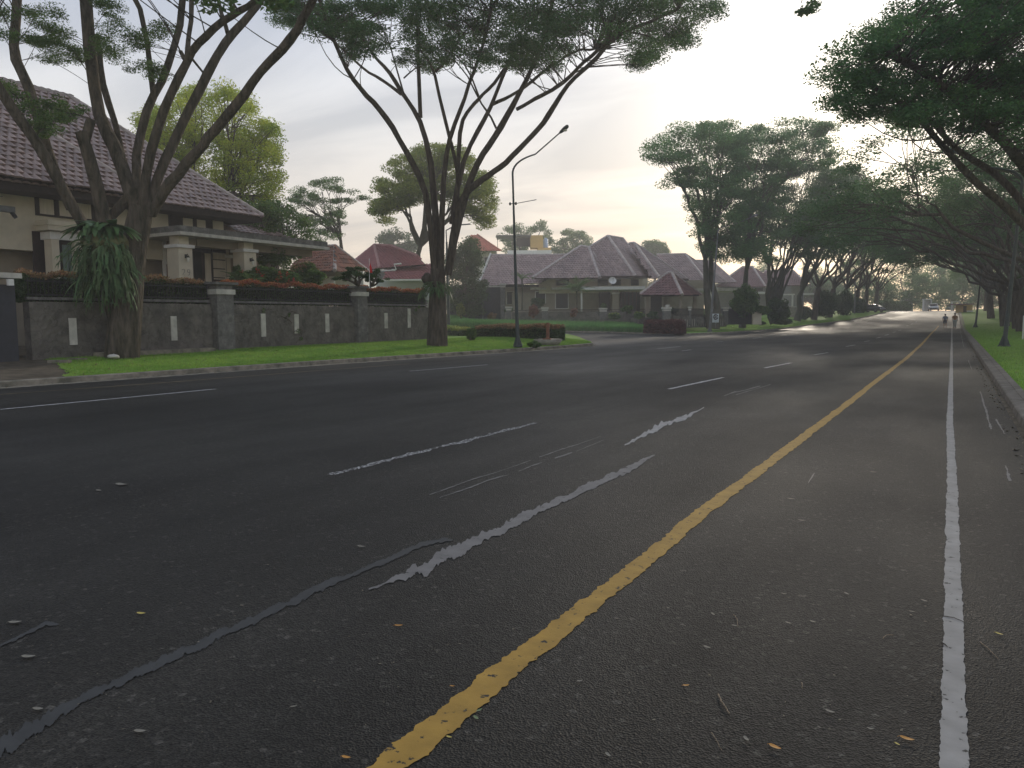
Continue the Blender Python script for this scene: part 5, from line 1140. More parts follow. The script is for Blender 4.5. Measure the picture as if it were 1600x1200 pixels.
# first big tree, hung with ferns
LIMB = .78
rng = np.random.default_rng(11); D1 = 26.6; b1 = pd(190, 559, D1)
def fill1(tm, cm):
    G = lambda x, y, d=0: pd(x, y, D1+d); k = D1/1200
    trunk_tube(tm, [G(190, 562), G(190, 530), G(194, 490), G(200, 440), G(207, 395), G(216, 350), G(222, 322)], [x*k for x in (21, 20.5, 20, 19.5, 19, 18, 16)], rng, 20)
    L = []
    def lm(p, dd, r0, r1, ds=0.0, n=9): L.append(limbpx(tm, p, D1, dd, (r0, r1), rng, n, ds))
    lm([(218, 345), (203, 295), (186, 245), (170, 210), (152, 170), (141, 115), (136, 60), (131, 0), (128, -70)], 1.5, 14, 10.5)
    lm([(196, 275), (190, 225), (178, 180), (164, 130), (155, 90), (150, 55)], 2.5, 7.5, 5, 1.0)
    lm([(180, 500), (166, 425), (150, 380), (122, 340), (107, 312), (80, 261), (53, 213), (27, 181), (0, 139), (-30, 90)], -2.5, 13, 9)
    lm([(112, 325), (91, 283), (67, 215), (52, 150), (40, 115), (24, 95), (15, 76), (21, 45), (27, 8), (25, -50)], 1.5, 10, 8)
    lm([(178, 450), (170, 390), (165, 345), (158, 315), (146, 265), (133, 225), (126, 205)], -1.2, 14, 10)
    lm([(132, 222), (140, 200), (143, 186)], -1.0, 10, 8, -1.0); lm([(165, 350), (185, 325), (205, 305)], 0, 10, 9)
    lm([(218, 320), (210, 280), (212, 235), (224, 190), (240, 150), (258, 117), (275, 65), (287, 22), (290, -50)], 3.0, 9.5, 6.5)
    lm([(240, 150), (237, 118), (229, 80), (225, 60), (232, 33), (222, 12), (205, -12)], 2, 6, 4.5, 2.2)
    lm([(224, 330), (220, 288), (234, 245), (248, 203), (264, 157), (288, 107), (298, 80), (325, 56), (353, 28), (384, 13), (412, -12)], -1.5, 10, 6)
    lm([(293, 95), (293, 70), (297, 32), (296, -30)], 1.5, 5.5, 5); lm([(288, 92), (283, 86), (282, 80)], 0, 4, 3.5)
    lm([(232, 330), (236, 293), (257, 256), (283, 197), (303, 155), (323, 112), (347, 69), (373, 40), (402, 10), (430, -40)], 2.0, 10, 7.5)
    lm([(356, 52), (350, 30), (343, 5), (336, -30)], 3, 4.5, 4, 1.5); lm([(300, 92), (308, 104), (318, 114)], .5, 2.2, 2)
    lm([(236, 335), (252, 308), (276, 277), (301, 237), (336, 197), (373, 157), (403, 120), (432, 84), (455, 55), (473, 25), (492, -15)], -2.5, 10.5, 6.5)
    sprigs = [crown_px(p, D1+.3, 1.6, n, rng) for p, n in (
        ([(18, 20), (95, 10), (100, 60), (60, 75), (45, 90), (35, 50)], 26), ([(65, 55), (128, 75), (132, 110), (100, 100), (88, 110), (60, 85)], 22), ([(150, 0), (180, 0), (192, 25), (185, 60), (205, 80), (165, 110), (145, 60)], 24),
        ([(195, 55), (225, 45), (230, 70), (200, 80)], 9), ([(238, 35), (262, 40), (265, 58), (240, 60)], 6), ([(203, 105), (232, 98), (262, 118), (230, 128), (205, 122)], 9), ([(0, 10), (18, 0), (16, 60), (0, 55)], 8))]
    moss = [crown_px(p, D1-.8, .8, n, rng) for p, n in (([(0, 128), (30, 138), (60, 160), (85, 185), (60, 200), (30, 170)], 16), ([(60, 160), (100, 150), (140, 172), (140, 190), (100, 190), (70, 200)], 22), ([(40, 185), (90, 190), (90, 215), (55, 210)], 10))]
    S_ = np.vstack(sprigs); leafcloud(cm, S_, 230, (.42, .42, .16), .075, .034, rng, up=.7); Ms = np.vstack(moss); leafcloud(cm, Ms, 110, (.30, .30, .18), .10, .045, rng, up=.3)
    up = crown_px([(-260, -60), (-120, -40), (60, -35), (200, -25), (330, -5), (420, -2), (470, 5), (430, 12), (395, 8), (330, 6), (560, -60), (480, -230), (250, -330), (0, -330), (-200, -240)], D1+1, 7, 240, rng)
    twigs(tm, L, up, rng, .022, 4); twigs(tm, L, np.vstack([S_[::2], Ms[::2]]), rng, .012, 1.9); leafcloud(cm, up, 130, (.8, .8, .3), .20, .12, rng, up=1.0)
    cm.V  # crown gathered above
make_tree('rain_tree', b1, fill1, 'huge forking tree hung with a big fern on its trunk, beside the stone wall', M['bark_moss'], M['leaf_mid'])

# hanging fern on that trunk
t = thing('staghorn_fern', pd(170, 400, D1-.6), 'big staghorn fern with long drooping fronds clasping the first large tree', 'fern')
mb = MB(); rg = np.random.default_rng(5)
def frond(mb, p0, dirv, L, w, droop, fork=True, n=9):
    d = unit(np.asarray(dirv, float)); P = [np.asarray(p0, float)]; v = d.copy()
    for i in range(n): v = unit(v+np.array([0, 0, -droop])); P.append(P[-1]+v*L/n)
    P = np.array(P); s = unit(np.cross(d, [0, 0, 1])+rg.normal(size=3)*.25); t_ = np.linspace(0, 1, n+1); ww = w*(.35+1.0*np.sin(PI*np.clip(t_*.9+.08, 0, 1)))/2
    V = np.stack([P-s*ww[:, None], P+s*ww[:, None]], 1).reshape(-1, 3); i = np.arange(n)*2; mb.add(V, np.stack([i, i+1, i+3, i+2], -1), 0, True)
    if fork:
        for sg in (-1, 1):
            q = P[-2]; v2 = unit(v+s*sg*.45); Q = np.array([q, q+v2*L*.10, q+unit(v2+[0, 0, -.4])*L*.22]); w2 = np.array([ww[-2]*.9, ww[-2]*.8, .004]); V = np.stack([Q-s*w2[:, None], Q+s*w2[:, None]], 1).reshape(-1, 3); mb.add(V, np.array([(0, 1, 3, 2), (2, 3, 5, 4)]), 0, True)
c0 = pd(168, 400, D1-.35)
for k in range(520):
    a = rg.random()*2*PI; e = RGT*math.cos(a)*.64*rg.random()**.5+FWD*(-.15-.55*abs(math.sin(a)))*rg.random()
    z = rg.random(); p = c0+e+np.array([0, 0, .35-1.2*z**1.3]); frond(mb, p, RGT*(math.cos(a)*.8+.5*rg.normal())+FWD*(-.35+.45*rg.normal())+np.array([0, 0, .9*rg.random()-.5*z]), .45+.75*rg.random(), .04+.05*rg.random(), .16+.30*rg.random())
mb.build('hanging_fronds', M['leaf_fern'], t)
mb = MB()
for k in range(12):
    a = -PI+PI*k/11; e = RGT*math.cos(a)*.55+FWD*-.35*abs(math.sin(a))+FWD*-.1; mb.ell(c0+e+np.array([0, 0, .35+.12*rg.random()]), (.26, .22, .34), 9, 7, noise=.06, rng=rg)
mb.build('shield_fronds', mat('shield_frond', (.14, .12, .05), .8, col2=(.16, .20, .09), vscale=4, bump=.5), t)
c1_ = pd(160, 352, D1-.7); mb = MB()
for k in range(110): a = rg.random()*2*PI; frond(mb, c1_+RGT*(rg.random()-.5)*.9+FWD*-.1*rg.random()+[0, 0, -.2*rg.random()], RGT*math.cos(a)+FWD*(-abs(math.sin(a)))*.8+[0, 0, .5+.5*rg.random()], .35+.55*rg.random(), .13, .12+.25*rg.random(), False)
for sx in (-1, 1):
    for k in range(7): frond(mb, c1_+RGT*sx*.35, RGT*sx*(1)+FWD*-.2+[0, 0, .25*rg.random()-.05], .75+.5*rg.random(), .14, .05+.10*rg.random(), False)
mb.build('crown_fronds', mat('nest_fern', (.045, .11, .035), .5, .4, col2=(.09, .17, .05), vscale=2, island=.3, transl=.2), t)
q = pd(177, 557, D1-.9); mb = MB(); mb.ell(q, (.26, .16, .08), 10, 6, noise=.1, rng=rg); tag(mb.build('white_stone', M['offwhite'], loc=q), 'flat whitish stone at the foot of the fern tree', 'stone')

# second big tree, with the wide fan of limbs
LIMB = .66
rng = np.random.default_rng(21); b2 = gpt(683, 540.5, .30); D2_ = float((b2-C0) @ FWD)
LAMP_D = D2_
def fill2(tm, cm):
    D = D2_; G = lambda x, y, d=0: pd(x, y, D+d); k = D/1200
    trunk_tube(tm, [G(683, 543), G(683, 515), G(684, 475), G(684, 445), G(684, 420)], [x*k for x in (13.2, 12, 11.5, 11.5, 10)], rng, 18)
    L = []
    def lm(p, dd, r0, r1, ds=0.0, n=8): L.append(limbpx(tm, p, D, dd, (r0, r1), rng, n, ds))
    tm.ell(G(668, 436), (.28, .28, .3), 10, 8, noise=.08, rng=rng)
    lm([(680, 440), (676, 400), (674, 350), (671, 305), (660, 280), (650, 261), (635, 234), (617, 202), (602, 180), (582, 160), (572, 150), (556, 130), (544, 115), (531, 83), (520, 61), (512, 32), (500, 0), (490, -40)], -3.5, 9, 3.2)
    lm([(522, 64), (503, 50), (482, 37), (470, 20)], -5, 3, 2, -3.5); lm([(686, 435), (684, 380), (681, 330), (678, 290), (677, 258), (669, 234), (662, 207), (656, 185), (645, 168), (627, 146), (613, 117), (597, 99), (581, 85), (571, 69), (555, 40)], 2, 9, 3)
    lm([(627, 147), (605, 130), (581, 117), (560, 99), (533, 77), (515, 60)], 4, 4, 2.5, 1.8); lm([(657, 184), (660, 165), (659, 148), (656, 125), (651, 88), (655, 40), (656, 8), (652, -40)], 1, 5, 3.5, 1.5)
    lm([(688, 430), (690, 370), (690, 320), (693, 268), (698, 240), (703, 216)], -1.0, 8, 5); lm([(703, 217), (698, 198), (692, 172), (686, 150), (681, 120), (679, 108), (667, 93), (655, 80)], 0, 4.6, 2.5, -1)
    lm([(681, 112), (693, 98), (707, 78), (720, 60)], 1, 3.2, 2, 0); lm([(703, 217), (710, 193), (722, 170), (731, 142), (744, 107), (757, 67), (765, 27), (770, -30)], -3, 5, 3.2, -1)
    lm([(712, 330), (718, 290), (714, 265), (707, 236), (703, 218)], -.9, 5, 4, .5); lm([(714, 330), (716, 290), (717, 247), (717, 212), (721, 188), (731, 174), (745, 160), (757, 148), (776, 127), (795, 95), (816, 61), (835, 30)], 4, 5.5, 3.2)
    lm([(706, 350), (712, 300), (718, 262), (737, 222), (755, 186), (769, 163), (778, 135), (790, 108), (803, 84), (812, 60)], 1, 6.5, 3.2); lm([(769, 163), (785, 156), (800, 151), (812, 141), (838, 122), (857, 105), (880, 92), (903, 83), (929, 77)], 3, 4.2, 2.6, .8)
    lm([(700, 430), (708, 380), (717, 340), (725, 307), (737, 270), (750, 243), (765, 225), (776, 210), (789, 184), (801, 165), (815, 136), (833, 99), (849, 64), (863, 21), (868, -30)], -2, 9.5, 4)
    lm([(807, 171), (828, 160), (849, 149), (870, 136), (887, 123), (908, 101), (929, 83), (951, 64)], -4, 4.5, 4, -1.5)
    lm([(700, 430), (706, 370), (714, 330), (724, 305), (740, 290), (762, 276), (785, 262), (807, 237), (833, 208), (850, 193), (863, 176), (876, 149), (897, 125), (919, 107), (937, 83), (955, 63), (983, 50), (1020, 32), (1060, 15)], -3.0, 8.5, 3.5)
    lm([(983, 50), (1000, 52), (1018, 58), (1035, 64)], -3, 2.2, 1.5, -2.5); lm([(632, 150), (631, 130), (620, 110), (612, 92), (609, 70)], .5, 2.5, 1.8, .5)
    lm([(631, 122), (640, 113), (650, 106)], 0, 1.8, 1.3, .5); lm([(748, 150), (738, 118), (722, 95), (705, 80)], 1, 2.4, 1.6, 1); lm([(775, 200), (768, 180), (748, 160), (738, 130), (725, 108), (712, 96)], 2, 2.6, 1.6, 0)
    poly = [(405, -20), (425, 22), (440, 38), (470, 40), (492, 52), (520, 50), (545, 66), (560, 92), (585, 74), (610, 66), (640, 68), (655, 108), (675, 108), (700, 82), (722, 88), (735, 108), (770, 98), (800, 104), (832, 112), (850, 100), (880, 92), (905, 72), (940, 62), (960, 66), (985, 62), (988, 104), (1012, 102), (1040, 80), (1085, 66), (1062, 48), (1088, 36), (1118, 24), (1126, -10), (1120, -80), (1020, -180), (850, -260), (680, -280), (520, -200)]
    T = crown_px(poly, D+.5, 8.5, 700, rng, hole=[(612, 28, 12, 8), (655, 92, 12, 8), (735, 72, 14, 9), (672, 60, 10, 7), (780, 70, 12, 9), (845, 55, 12, 10), (570, 30, 9, 6), (700, 28, 10, 7), (960, 35, 16, 9), (880, 60, 10, 8), (925, 62, 12, 6)])
    low = crown_px([(405, -20), (425, 22), (440, 38), (470, 36), (520, 46), (560, 84), (600, 62), (640, 60), (660, 100), (680, 98), (735, 100), (800, 98), (850, 92), (905, 64), (985, 58), (990, 98), (1010, 98), (1080, 62), (1060, 44), (1110, 20), (1120, -30), (800, 10), (500, 0)], D+.5, 7, 210, rng, hole=[(735, 72, 14, 9), (612, 28, 12, 8), (845, 55, 12, 10)])
    hb = crown_px([(985, 88), (1012, 84), (1008, 104), (990, 104)], D-3, .4, 4, rng); sml = crown_px([(505, 50), (560, 60), (560, 96), (520, 80)], D-2, 1, 9, rng); s2 = crown_px([(610, 78), (700, 88), (690, 108), (625, 100)], D, 2, 10, rng); s3 = crown_px([(795, 92), (880, 90), (870, 112), (805, 112)], D-1, 2, 12, rng)
    Tm = np.vstack([low, hb, sml, s2, s3]); twigs(tm, L, np.vstack([T, Tm]), rng, .022); leafcloud(cm, T, 360, (.85, .85, .26), .115, .062, rng, up=.9); leafcloud(cm, Tm, 300, (.50, .50, .20), .09, .045, rng, up=1.0)
make_tree('rain_tree', b2, fill2, 'tall tree with a wide fan of bare dark limbs near the lamp post', M['bark'], M['leaf_rain'])
t = thing('staghorn_fern', pd(676, 440, D2_-.5), 'small fern clump on the trunk of the tree with fanned limbs', 'fern'); mb = MB(); c0 = pd(681, 440, D2_-.45)
for k in range(110): a = rg.random()*2*PI; frond(mb, c0+RGT*math.cos(a)*.35+[0, 0, -.5*rg.random()], RGT*math.cos(a)+FWD*-.5+[0, 0, .3], .45+.45*rg.random(), .05, .25, False)
mb.build('hanging_fronds', M['leaf_fern'], t)

# right hand tree whose trunk stands outside the picture
rng = np.random.default_rng(31); b3 = np.array([5.2, 36.0, .3]); D3_ = float((b3-C0) @ FWD)
def fill3(tm, cm):
    D = D3_; tk = [b3-[0, 0, .2], b3+[0, 0, 1.5], b3+[-.2, 0, 2.6]]; trunk_tube(tm, tk, [.55, .46, .44], rng, 16); f = tk[-1]; L = []
    def lm(p, dd, r0, r1, ds=0.0):
        m = len(p); out = [f]+[pd(x, y, D+ds+(dd-ds)*(i/(m-1))) for i, (x, y) in enumerate(p)]; out = np.array(out); rr = np.concatenate([[r0*1.5], np.linspace(r0, r1, m)])*D/1200
        Q = resample(np.column_stack([out, rr]), .3); d = Q[:, :3].copy()
        for _ in range(4): d[1:-1] = (d[:-2]+2*d[1:-1]+d[2:])/4
        tm.tube(d, Q[:, 3], 9, wob=.04, rng=rng); L.append(d)
    lm([(1650, 400), (1608, 358), (1583, 335), (1567, 318), (1550, 303), (1533, 295), (1517, 278), (1500, 260), (1490, 245), (1467, 225), (1448, 196), (1425, 172), (1395, 150), (1350, 128)], -1.5, 6.5, 3.5)
    lm([(1660, 400), (1622, 350), (1600, 323), (1588, 300), (1567, 277), (1542, 264), (1525, 250), (1495, 240), (1470, 205), (1440, 170)], 2.5, 6.5, 4)
    lm([(1665, 380), (1625, 300), (1600, 258), (1567, 219), (1540, 195), (1513, 173), (1480, 140), (1440, 110), (1390, 85)], -4, 9, 4); lm([(1670, 370), (1640, 250), (1600, 160), (1560, 90), (1520, 30), (1490, -20)], 1, 8, 5)
    lm([(1690, 340), (1680, 200), (1660, 80), (1640, -60)], 4, 9, 6); lm([(1740, 380), (1800, 250), (1860, 100)], 2, 9, 5)
    poly = [(1285, 122), (1300, 104), (1312, 68), (1345, 78), (1350, 46), (1372, 38), (1395, 14), (1440, 6), (1470, -20), (1560, -180), (1750, -220), (1950, -100), (2000, 60), (1900, 200), (1760, 240), (1660, 235), (1600, 228), (1560, 205), (1500, 215), (1455, 190), (1432, 196), (1410, 200), (1372, 190), (1335, 190), (1300, 168), (1305, 145)]
    T = crown_px(poly, D+.5, 7.5, 620, rng, hole=[(1540, 165, 10, 7), (1590, 175, 9, 9)]); T2 = crown_px([(1287, 118), (1315, 95), (1345, 75), (1390, 35), (1450, 10), (1600, -10), (1600, 200), (1500, 205), (1440, 190), (1372, 192), (1335, 192), (1300, 165)], D-.5, 5, 240, rng)
    twigs(tm, L, np.vstack([T, T2]), rng, .022, 7); leafcloud(cm, T, 230, (.75, .75, .26), .13, .065, rng, up=.9); leafcloud(cm, T2, 190, (.45, .45, .20), .11, .055, rng, up=.9)
    ov = crown_px([(1232, -30), (1270, -34), (1272, 14), (1258, 24), (1234, 14)], D-5, .5, 14, rng); leafcloud(cm, ov, 70, (.22, .22, .12), .13, .07, rng, up=.9); tm.tube([pd(1500, -30, D-2), pd(1400, -60, D-3), pd(1320, -45, D-4.5), pd(1258, -18, D-5), pd(1252, 5, D-5)], [.09, .07, .05, .025, .012], 6)
make_tree('rain_tree', b3, fill3, 'nearest tree of the right row, dark crown reaching in from the right edge', M['bark'], M['leaf_rain'])

# left row beyond the junction: the two pale trees and their neighbours, crowns shaped after the photograph
def px_tree(seed, bx, by, D, poly, dr, ncl, per, label, leaf='leaf_far', fork=(0, -60), r0=.34, stems=1, crad=(1.2, 1.2, .60), L=.24, W=.13, name='rain_tree', bark='bark_grey', k1=6, k2=4, up=.9, group=None, straight=False, drop=.3):
    rng = np.random.default_rng(seed); b = pd(bx, by, D)
    def fill(tm, cm):
        T = crown_px(poly, D, dr, ncl, rng)
        for s in range(stems):
            f = pd(bx+fork[0]+s*9-(stems-1)*4, by+fork[1], D+s*.8); trunk_tube(tm, [b+RGT*(s*.5)-[0, 0, .2], (b*.65+f*.35)+RGT*(s*.4)+rng.normal(size=3)*.14, (b*.3+f*.7)+rng.normal(size=3)*.16, f], [r0*1.15, r0, r0*.85, r0*.7], rng, 12); grow(tm, f, T[s::stems], rng, r0*.9, k1, k2, straight=straight, drop=drop)
        leafcloud(cm, T, per, crad, L, W, rng, up=up)
    return make_tree(name, b, fill, label, M[bark], M[leaf], group)
px_tree(41, 1110, 510, 80, [(1006, 248), (1018, 225), (1038, 210), (1062, 199), (1092, 196), (1120, 194), (1150, 190), (1148, 215), (1165, 240), (1170, 290), (1165, 350), (1160, 400), (1125, 408), (1095, 395), (1086, 350), (1080, 322), (1072, 300), (1045, 296), (1040, 288), (1062, 268), (1078, 262), (1050, 248), (1030, 252)], 6, 185, 270, 'pale barked tree with layered crown at the far corner, farthest left of the row', r0=.34, fork=(-4, -105), stems=2, k1=5)
px_tree(42, 1160, 509.5, 86, [(1135, 212), (1165, 205), (1205, 192), (1250, 188), (1292, 190), (1318, 205), (1300, 225), (1310, 245), (1285, 262), (1260, 250), (1240, 262), (1225, 285), (1235, 340), (1220, 405), (1170, 415), (1140, 395), (1140, 300), (1150, 250)], 7, 215, 260, 'tree with an ivy ball round its stem in front of the black gate', r0=.30, fork=(6, -85), k1=4)
px_tree(43, 1207, 503, 96, [(1140, 330), (1175, 300), (1205, 270), (1240, 255), (1290, 260), (1335, 262), (1338, 290), (1330, 330), (1300, 370), (1260, 390), (1210, 385), (1175, 395), (1140, 375)], 7, 190, 240, 'multi stemmed tree rising from dark bushes, third of the left row', r0=.24, fork=(0, -28), stems=3, leaf='leaf_rain')
px_tree(44, 1245, 499, 106, [(1230, 330), (1260, 290), (1300, 265), (1345, 262), (1365, 280), (1370, 320), (1350, 360), (1310, 400), (1270, 420), (1240, 400)], 8, 170, 230, 'dark leaning tree behind the thin pale pole in the left row', r0=.36, fork=(8, -45), leaf='leaf_rain', straight=True)
# the rest of the avenue on the left, limbs leaning over the road
for i, (x, y, D, H, lab) in enumerate([(1272, 498, 114, 20, 'sixth'), (1296, 496, 122, 20, 'seventh'), (1316, 494, 131, 20, 'eighth'), (1335, 492, 140, 19, 'ninth'), (1352, 490.5, 148, 19, 'tenth'), (1368, 489, 158, 15, 'eleventh')]):
    b = pd(x, y, D)
    row_tree(b, H, 9.5 if i < 4 else 8, (4.2 if i < 4 else 1.5, -1.0), 60+i, 'leaning avenue tree, %s of the left row from the junction' % lab, 'leaf_far' if i % 2 else 'leaf_rain', 75, 160, .28, .15, fz=4.5, r0=.36, crad=(1.5, 1.5, .6), z0=.50+.02*i)
# the right row
for i, (X, Y, H, R, lean, leaf, lab) in enumerate([(5.6, 55, 14.5, 11, (-3.5, 0), 'leaf_rain', 'second of the right row, trunk just outside the right edge'), (4.9, 72.5, 15, 10.5, (-3.6, -1), 'leaf_rain', 'right row tree with the dark upright trunk nearest the right edge'), (5.3, 84, 15, 9.5, (-3.0, 0), 'leaf_far', 'right row tree standing behind the nearest upright trunk'),
        (4.9, 96, 13.5, 9, (-3.4, 0), 'leaf_rain', 'right row tree with the broad double trunk'), (5.9, 108, 16, 9, (-2.6, 0), 'leaf_far', 'right row tree left of the broad double trunk'), (4.6, 121, 17, 8, (-2.5, 0), 'leaf_rain', 'right row tree leaning far over the road'), (5.0, 135, 16, 7.5, (-1.0, 0), 'leaf_far', 'right row tree beside the yellow guard booth'), (5.0, 150, 15, 6.5, (-.5, 0), 'leaf_far', 'hazy right row tree beyond the guard booth'), (6.0, 168, 11, 5, (-1, 0), 'leaf_far', 'last hazy tree at the end of the right row')]):
    row_tree((X, Y, float(z_right(X, Y)) if Y < 178 else 0), H, R, lean, 90+i, lab, leaf, 150 if i < 5 else 100, 200, .20 if i < 5 else .23, .10, fz=3.2, r0=.35, crad=(1.2, 1.2, .5), z0=.44 if i < 4 else .54)
for i, (X, Y, H, R) in enumerate([(15, 66, 12, 8), (17, 84, 13, 8), (15, 103, 13, 8), (16, 124, 14, 8), (16, 148, 15, 9)]):
    row_tree((X, Y, .4+gz(X, Y)), H, R, (-1, 0), 120+i, 'dense dark tree behind the right row, number %s from the near end' % ['one', 'two', 'three', 'four', 'five'][i], 'leaf_dark', 90, 200, .26, .15, fz=2.0, r0=.36, z0=.12, name='leafy_tree')
# trees closing the far end
proto = None
for i, (X, Y, s, rz) in enumerate([(-30, 200, 1.0, 0), (-19, 206, .9, 1), (-10, 214, 1.15, 2), (-3, 222, 1.2, 3), (5, 205, 1.0, 4), (13, 200, 1.05, 5), (-24, 225, 1.2, 2.5), (0, 240, 1.3, .5), (12, 228, 1.3, 1.5), (22, 215, 1.1, 3.5), (-42, 210, 1.2, 4.5), (-14, 198, .7, 5.5), (-7, 201, .75, 1.1), (9, 199, .7, 2.9), (2, 212, 1.0, .2), (18, 201, .8, 4.1), (-22, 197, .5, .3), (-14, 197, .5, 2.3), (-8, 198, .45, 3.3), (-1, 199, .5, 5.3), (6, 198, .5, 1.8), (13, 197, .45, 2.8), (20, 198, .5, 3.8), (27, 200, .8, 5.8)]):
    lb = 'hazy grove tree closing the view beyond the end of the road'
    if proto is None: proto = row_tree((X, Y, 2.4), 12, 6, (0, 0), 140, lb, 'leaf_far', 62, 110, .34, .2, fz=2.5, r0=.34, crad=(1.5, 1.5, 1.0), z0=.06, name='leafy_tree', group='grove beyond the end of the road')
    else: copy_thing(proto, (X, Y, 2.4), rz, s)

# ---- garden and background trees on the left
px_tree(51, 330, 440, 52, [(205, 190), (235, 175), (262, 150), (300, 138), (345, 128), (385, 150), (415, 175), (430, 200), (436, 245), (432, 300), (438, 340), (400, 360), (340, 330), (280, 300), (230, 250), (200, 215)], 4.5, 300, 230, 'golden green sunlit tree rising behind the big house roof', 'leaf_gold', (0, -60), .28, 1, (.70, .70, .50), .15, .08, 'leafy_tree', 'bark', 7, 5, .3)
px_tree(52, 425, 445, 44, [(385, 325), (420, 318), (455, 330), (478, 350), (482, 385), (470, 410), (440, 425), (400, 430), (378, 400), (372, 360)], 2.5, 90, 230, 'dark green bushy tree directly behind the canopy of the big house', 'leaf_mid', (0, -30), .2, 1, (.55, .55, .45), .15, .09, 'leafy_tree', 'bark', 6, 4, .3)
px_tree(53, 540, 445, 78, [(447, 310), (470, 292), (500, 280), (525, 275), (540, 300), (562, 300), (578, 292), (574, 308), (545, 325), (540, 350), (525, 375), (500, 380), (475, 360), (462, 330)], 3.5, 85, 170, 'slender feathery tree standing above the small orange roof', 'leaf_mid', (-8, -70), .2, 1, (.75, .75, .30), .19, .09, 'leafy_tree', 'bark', 7, 4, .6)
px_tree(54, 655, 447, 72, [(583, 330), (590, 290), (608, 258), (640, 235), (672, 224), (705, 225), (740, 245), (765, 285), (774, 335), (762, 362), (745, 345), (722, 325), (690, 312), (650, 312), (622, 330), (603, 352)], 4.5, 280, 200, 'round topped lime green tree with bare inner stems behind the fan limbed tree', 'leaf_lime', (2, -62), .26, 1, (.85, .85, .45), .20, .11, 'leafy_tree', 'bark_grey', 8, 4, .4, straight=True)
px_tree(55, 728, 500, 86, [(702, 395), (715, 378), (735, 372), (750, 390), (756, 430), (758, 470), (750, 490), (712, 492), (700, 470), (700, 420)], 2.5, 95, 230, 'dense dark green tree in front of the boarded gate', 'leaf_dark', (0, -40), .2, 1, (.8, .8, .6), .22, .13, 'leafy_tree', 'bark', 5, 4, .3)
for i, (bx, by, D, poly, lb, lf) in enumerate([(812, 400, 170, [(782, 372), (790, 358), (805, 350), (822, 358), (828, 352), (845, 345), (856, 360), (862, 378), (840, 392), (790, 395)], 'distant hazy tree with pointed tips left of the yellow tower', 'leaf_mid'), (895, 410, 180, [(864, 392), (868, 370), (880, 360), (900, 358), (918, 368), (928, 388), (915, 396), (870, 398)], 'distant hazy round tree between the yellow tower and the tall roof', 'leaf_mid'),
        (1022, 410, 190, [(1002, 390), (1008, 380), (1022, 377), (1038, 384), (1044, 396), (1020, 402)], 'small distant hazy tree top between the two brown roofs', 'leaf_mid'), (617, 400, 150, [(592, 372), (605, 362), (622, 360), (640, 370), (650, 385), (640, 395), (600, 392)], 'distant tree top behind the maroon roof', 'leaf_dark')]):
    px_tree(70+i, bx, by+60, D, poly, 5, 45, 150, lb, lf, (0, -75), .3, 1, (1.3, 1.3, .8), .40, .24, 'leafy_tree', 'bark', 5, 3, .3)
proto2 = None
for i in range(16):
    X = -150+i*8+(i % 3)*4; Y = 150+(i % 4)*14+i*2; s = .8+.1*(i % 4)
    if X > -40 and Y < 190: Y = 215
    lb = 'low background tree in the hazy belt behind the houses'
    if proto2 is None: proto2 = row_tree((X, Y, 2.0), 11, 6, (0, 0), 150, lb, 'leaf_dark', 55, 150, .4, .24, fz=2, r0=.3, crad=(1.6, 1.6, .9), z0=.2, name='leafy_tree', group='belt of trees behind the houses')
    else: copy_thing(proto2, (X, Y, 2.0), i*1.3, s)

# ================================================================== shrubs and beds
def shrub(name, x, y, D, r, ncl, per, mats, label, crad=None, L=.12, W=.07, stem=True, cat='shrub', up=.4, topm=None, seed=1, px_r=None, sph=True):
    rng = np.random.default_rng(seed*7+int(x)); b = pd(x, y, D); rx, rz = px_r[0]*D/1200, px_r[1]*D/1200; t = thing(name, b, label, cat); mb = MB()
    d = rng.normal(size=(ncl, 3)); d /= np.linalg.norm(d, axis=1)[:, None]; d *= rng.random((ncl, 1))**.35; C = b+[0, 0, rz*1.0]+d*np.array([rx, rx, rz])*.85
    cr_ = crad or (rx*.34, rx*.34, rz*.28); leafcloud(mb, C, per, cr_, L, W, rng, up)
    if topm:
        k = d[:, 2] > .35; leafcloud(mb, C[k]+[0, 0, .06], per//2, cr_, L, W, rng, up, m=1)
    mb.build('foliage', [M[mats]]+([M[topm]] if topm else []), t)
    if stem: s = MB(); [s.tube([b+rng.normal(size=3)*[.05, .05, 0], b+[0, 0, rz*.6]+rng.normal(size=3)*rx*.2, C[rng.integers(0, ncl)]], [.035, .025, .01], 5) for _ in range(6)]; s.build('stem', M['bark'], t)
    return t
H2 = lambda x, y, X: float((onX(x, y, X)-C0) @ FWD)
shrub('clipped_shrub', 480, 450, 38, 0, 70, 220, 'leaf_mid', 'dome shaped clipped shrub with orange tinted top behind the hedge', px_r=(26, 19), topm='leaf_rust')
for x, y, r, lb, tm_ in ((410, 446, (22, 17), 'bushy green shrub with red blossoms beside the second canopy column', 'flower'), (447, 448, (20, 13), 'green shrub with a few red flowers left of the dome shaped shrub', 'flower'), (372, 446, (10, 16), 'spiky dark plant in the gap between the canopy columns', None), (425, 420, (22, 22), 'tall dark green shrub under the end of the canopy', None)):
    t = shrub('flowering_shrub', x, y, 36 if y != 420 else 39, 0, 40, 150, 'leaf_mid', lb, px_r=r, seed=3, L=.16, W=.06)
    if tm_:
        rng = np.random.default_rng(int(x)); c = pd(x, y, 35.6); mb = MB(); C = c+[0, 0, r[1]*.03*1.0]+rng.normal(size=(9, 3))*[r[0]*.03*.6, r[0]*.03*.6, r[1]*.03*.35]; leafcloud(mb, C, 14, (.08, .08, .1), .09, .04, rng, .2); mb.build('flower', M['flower'], t)
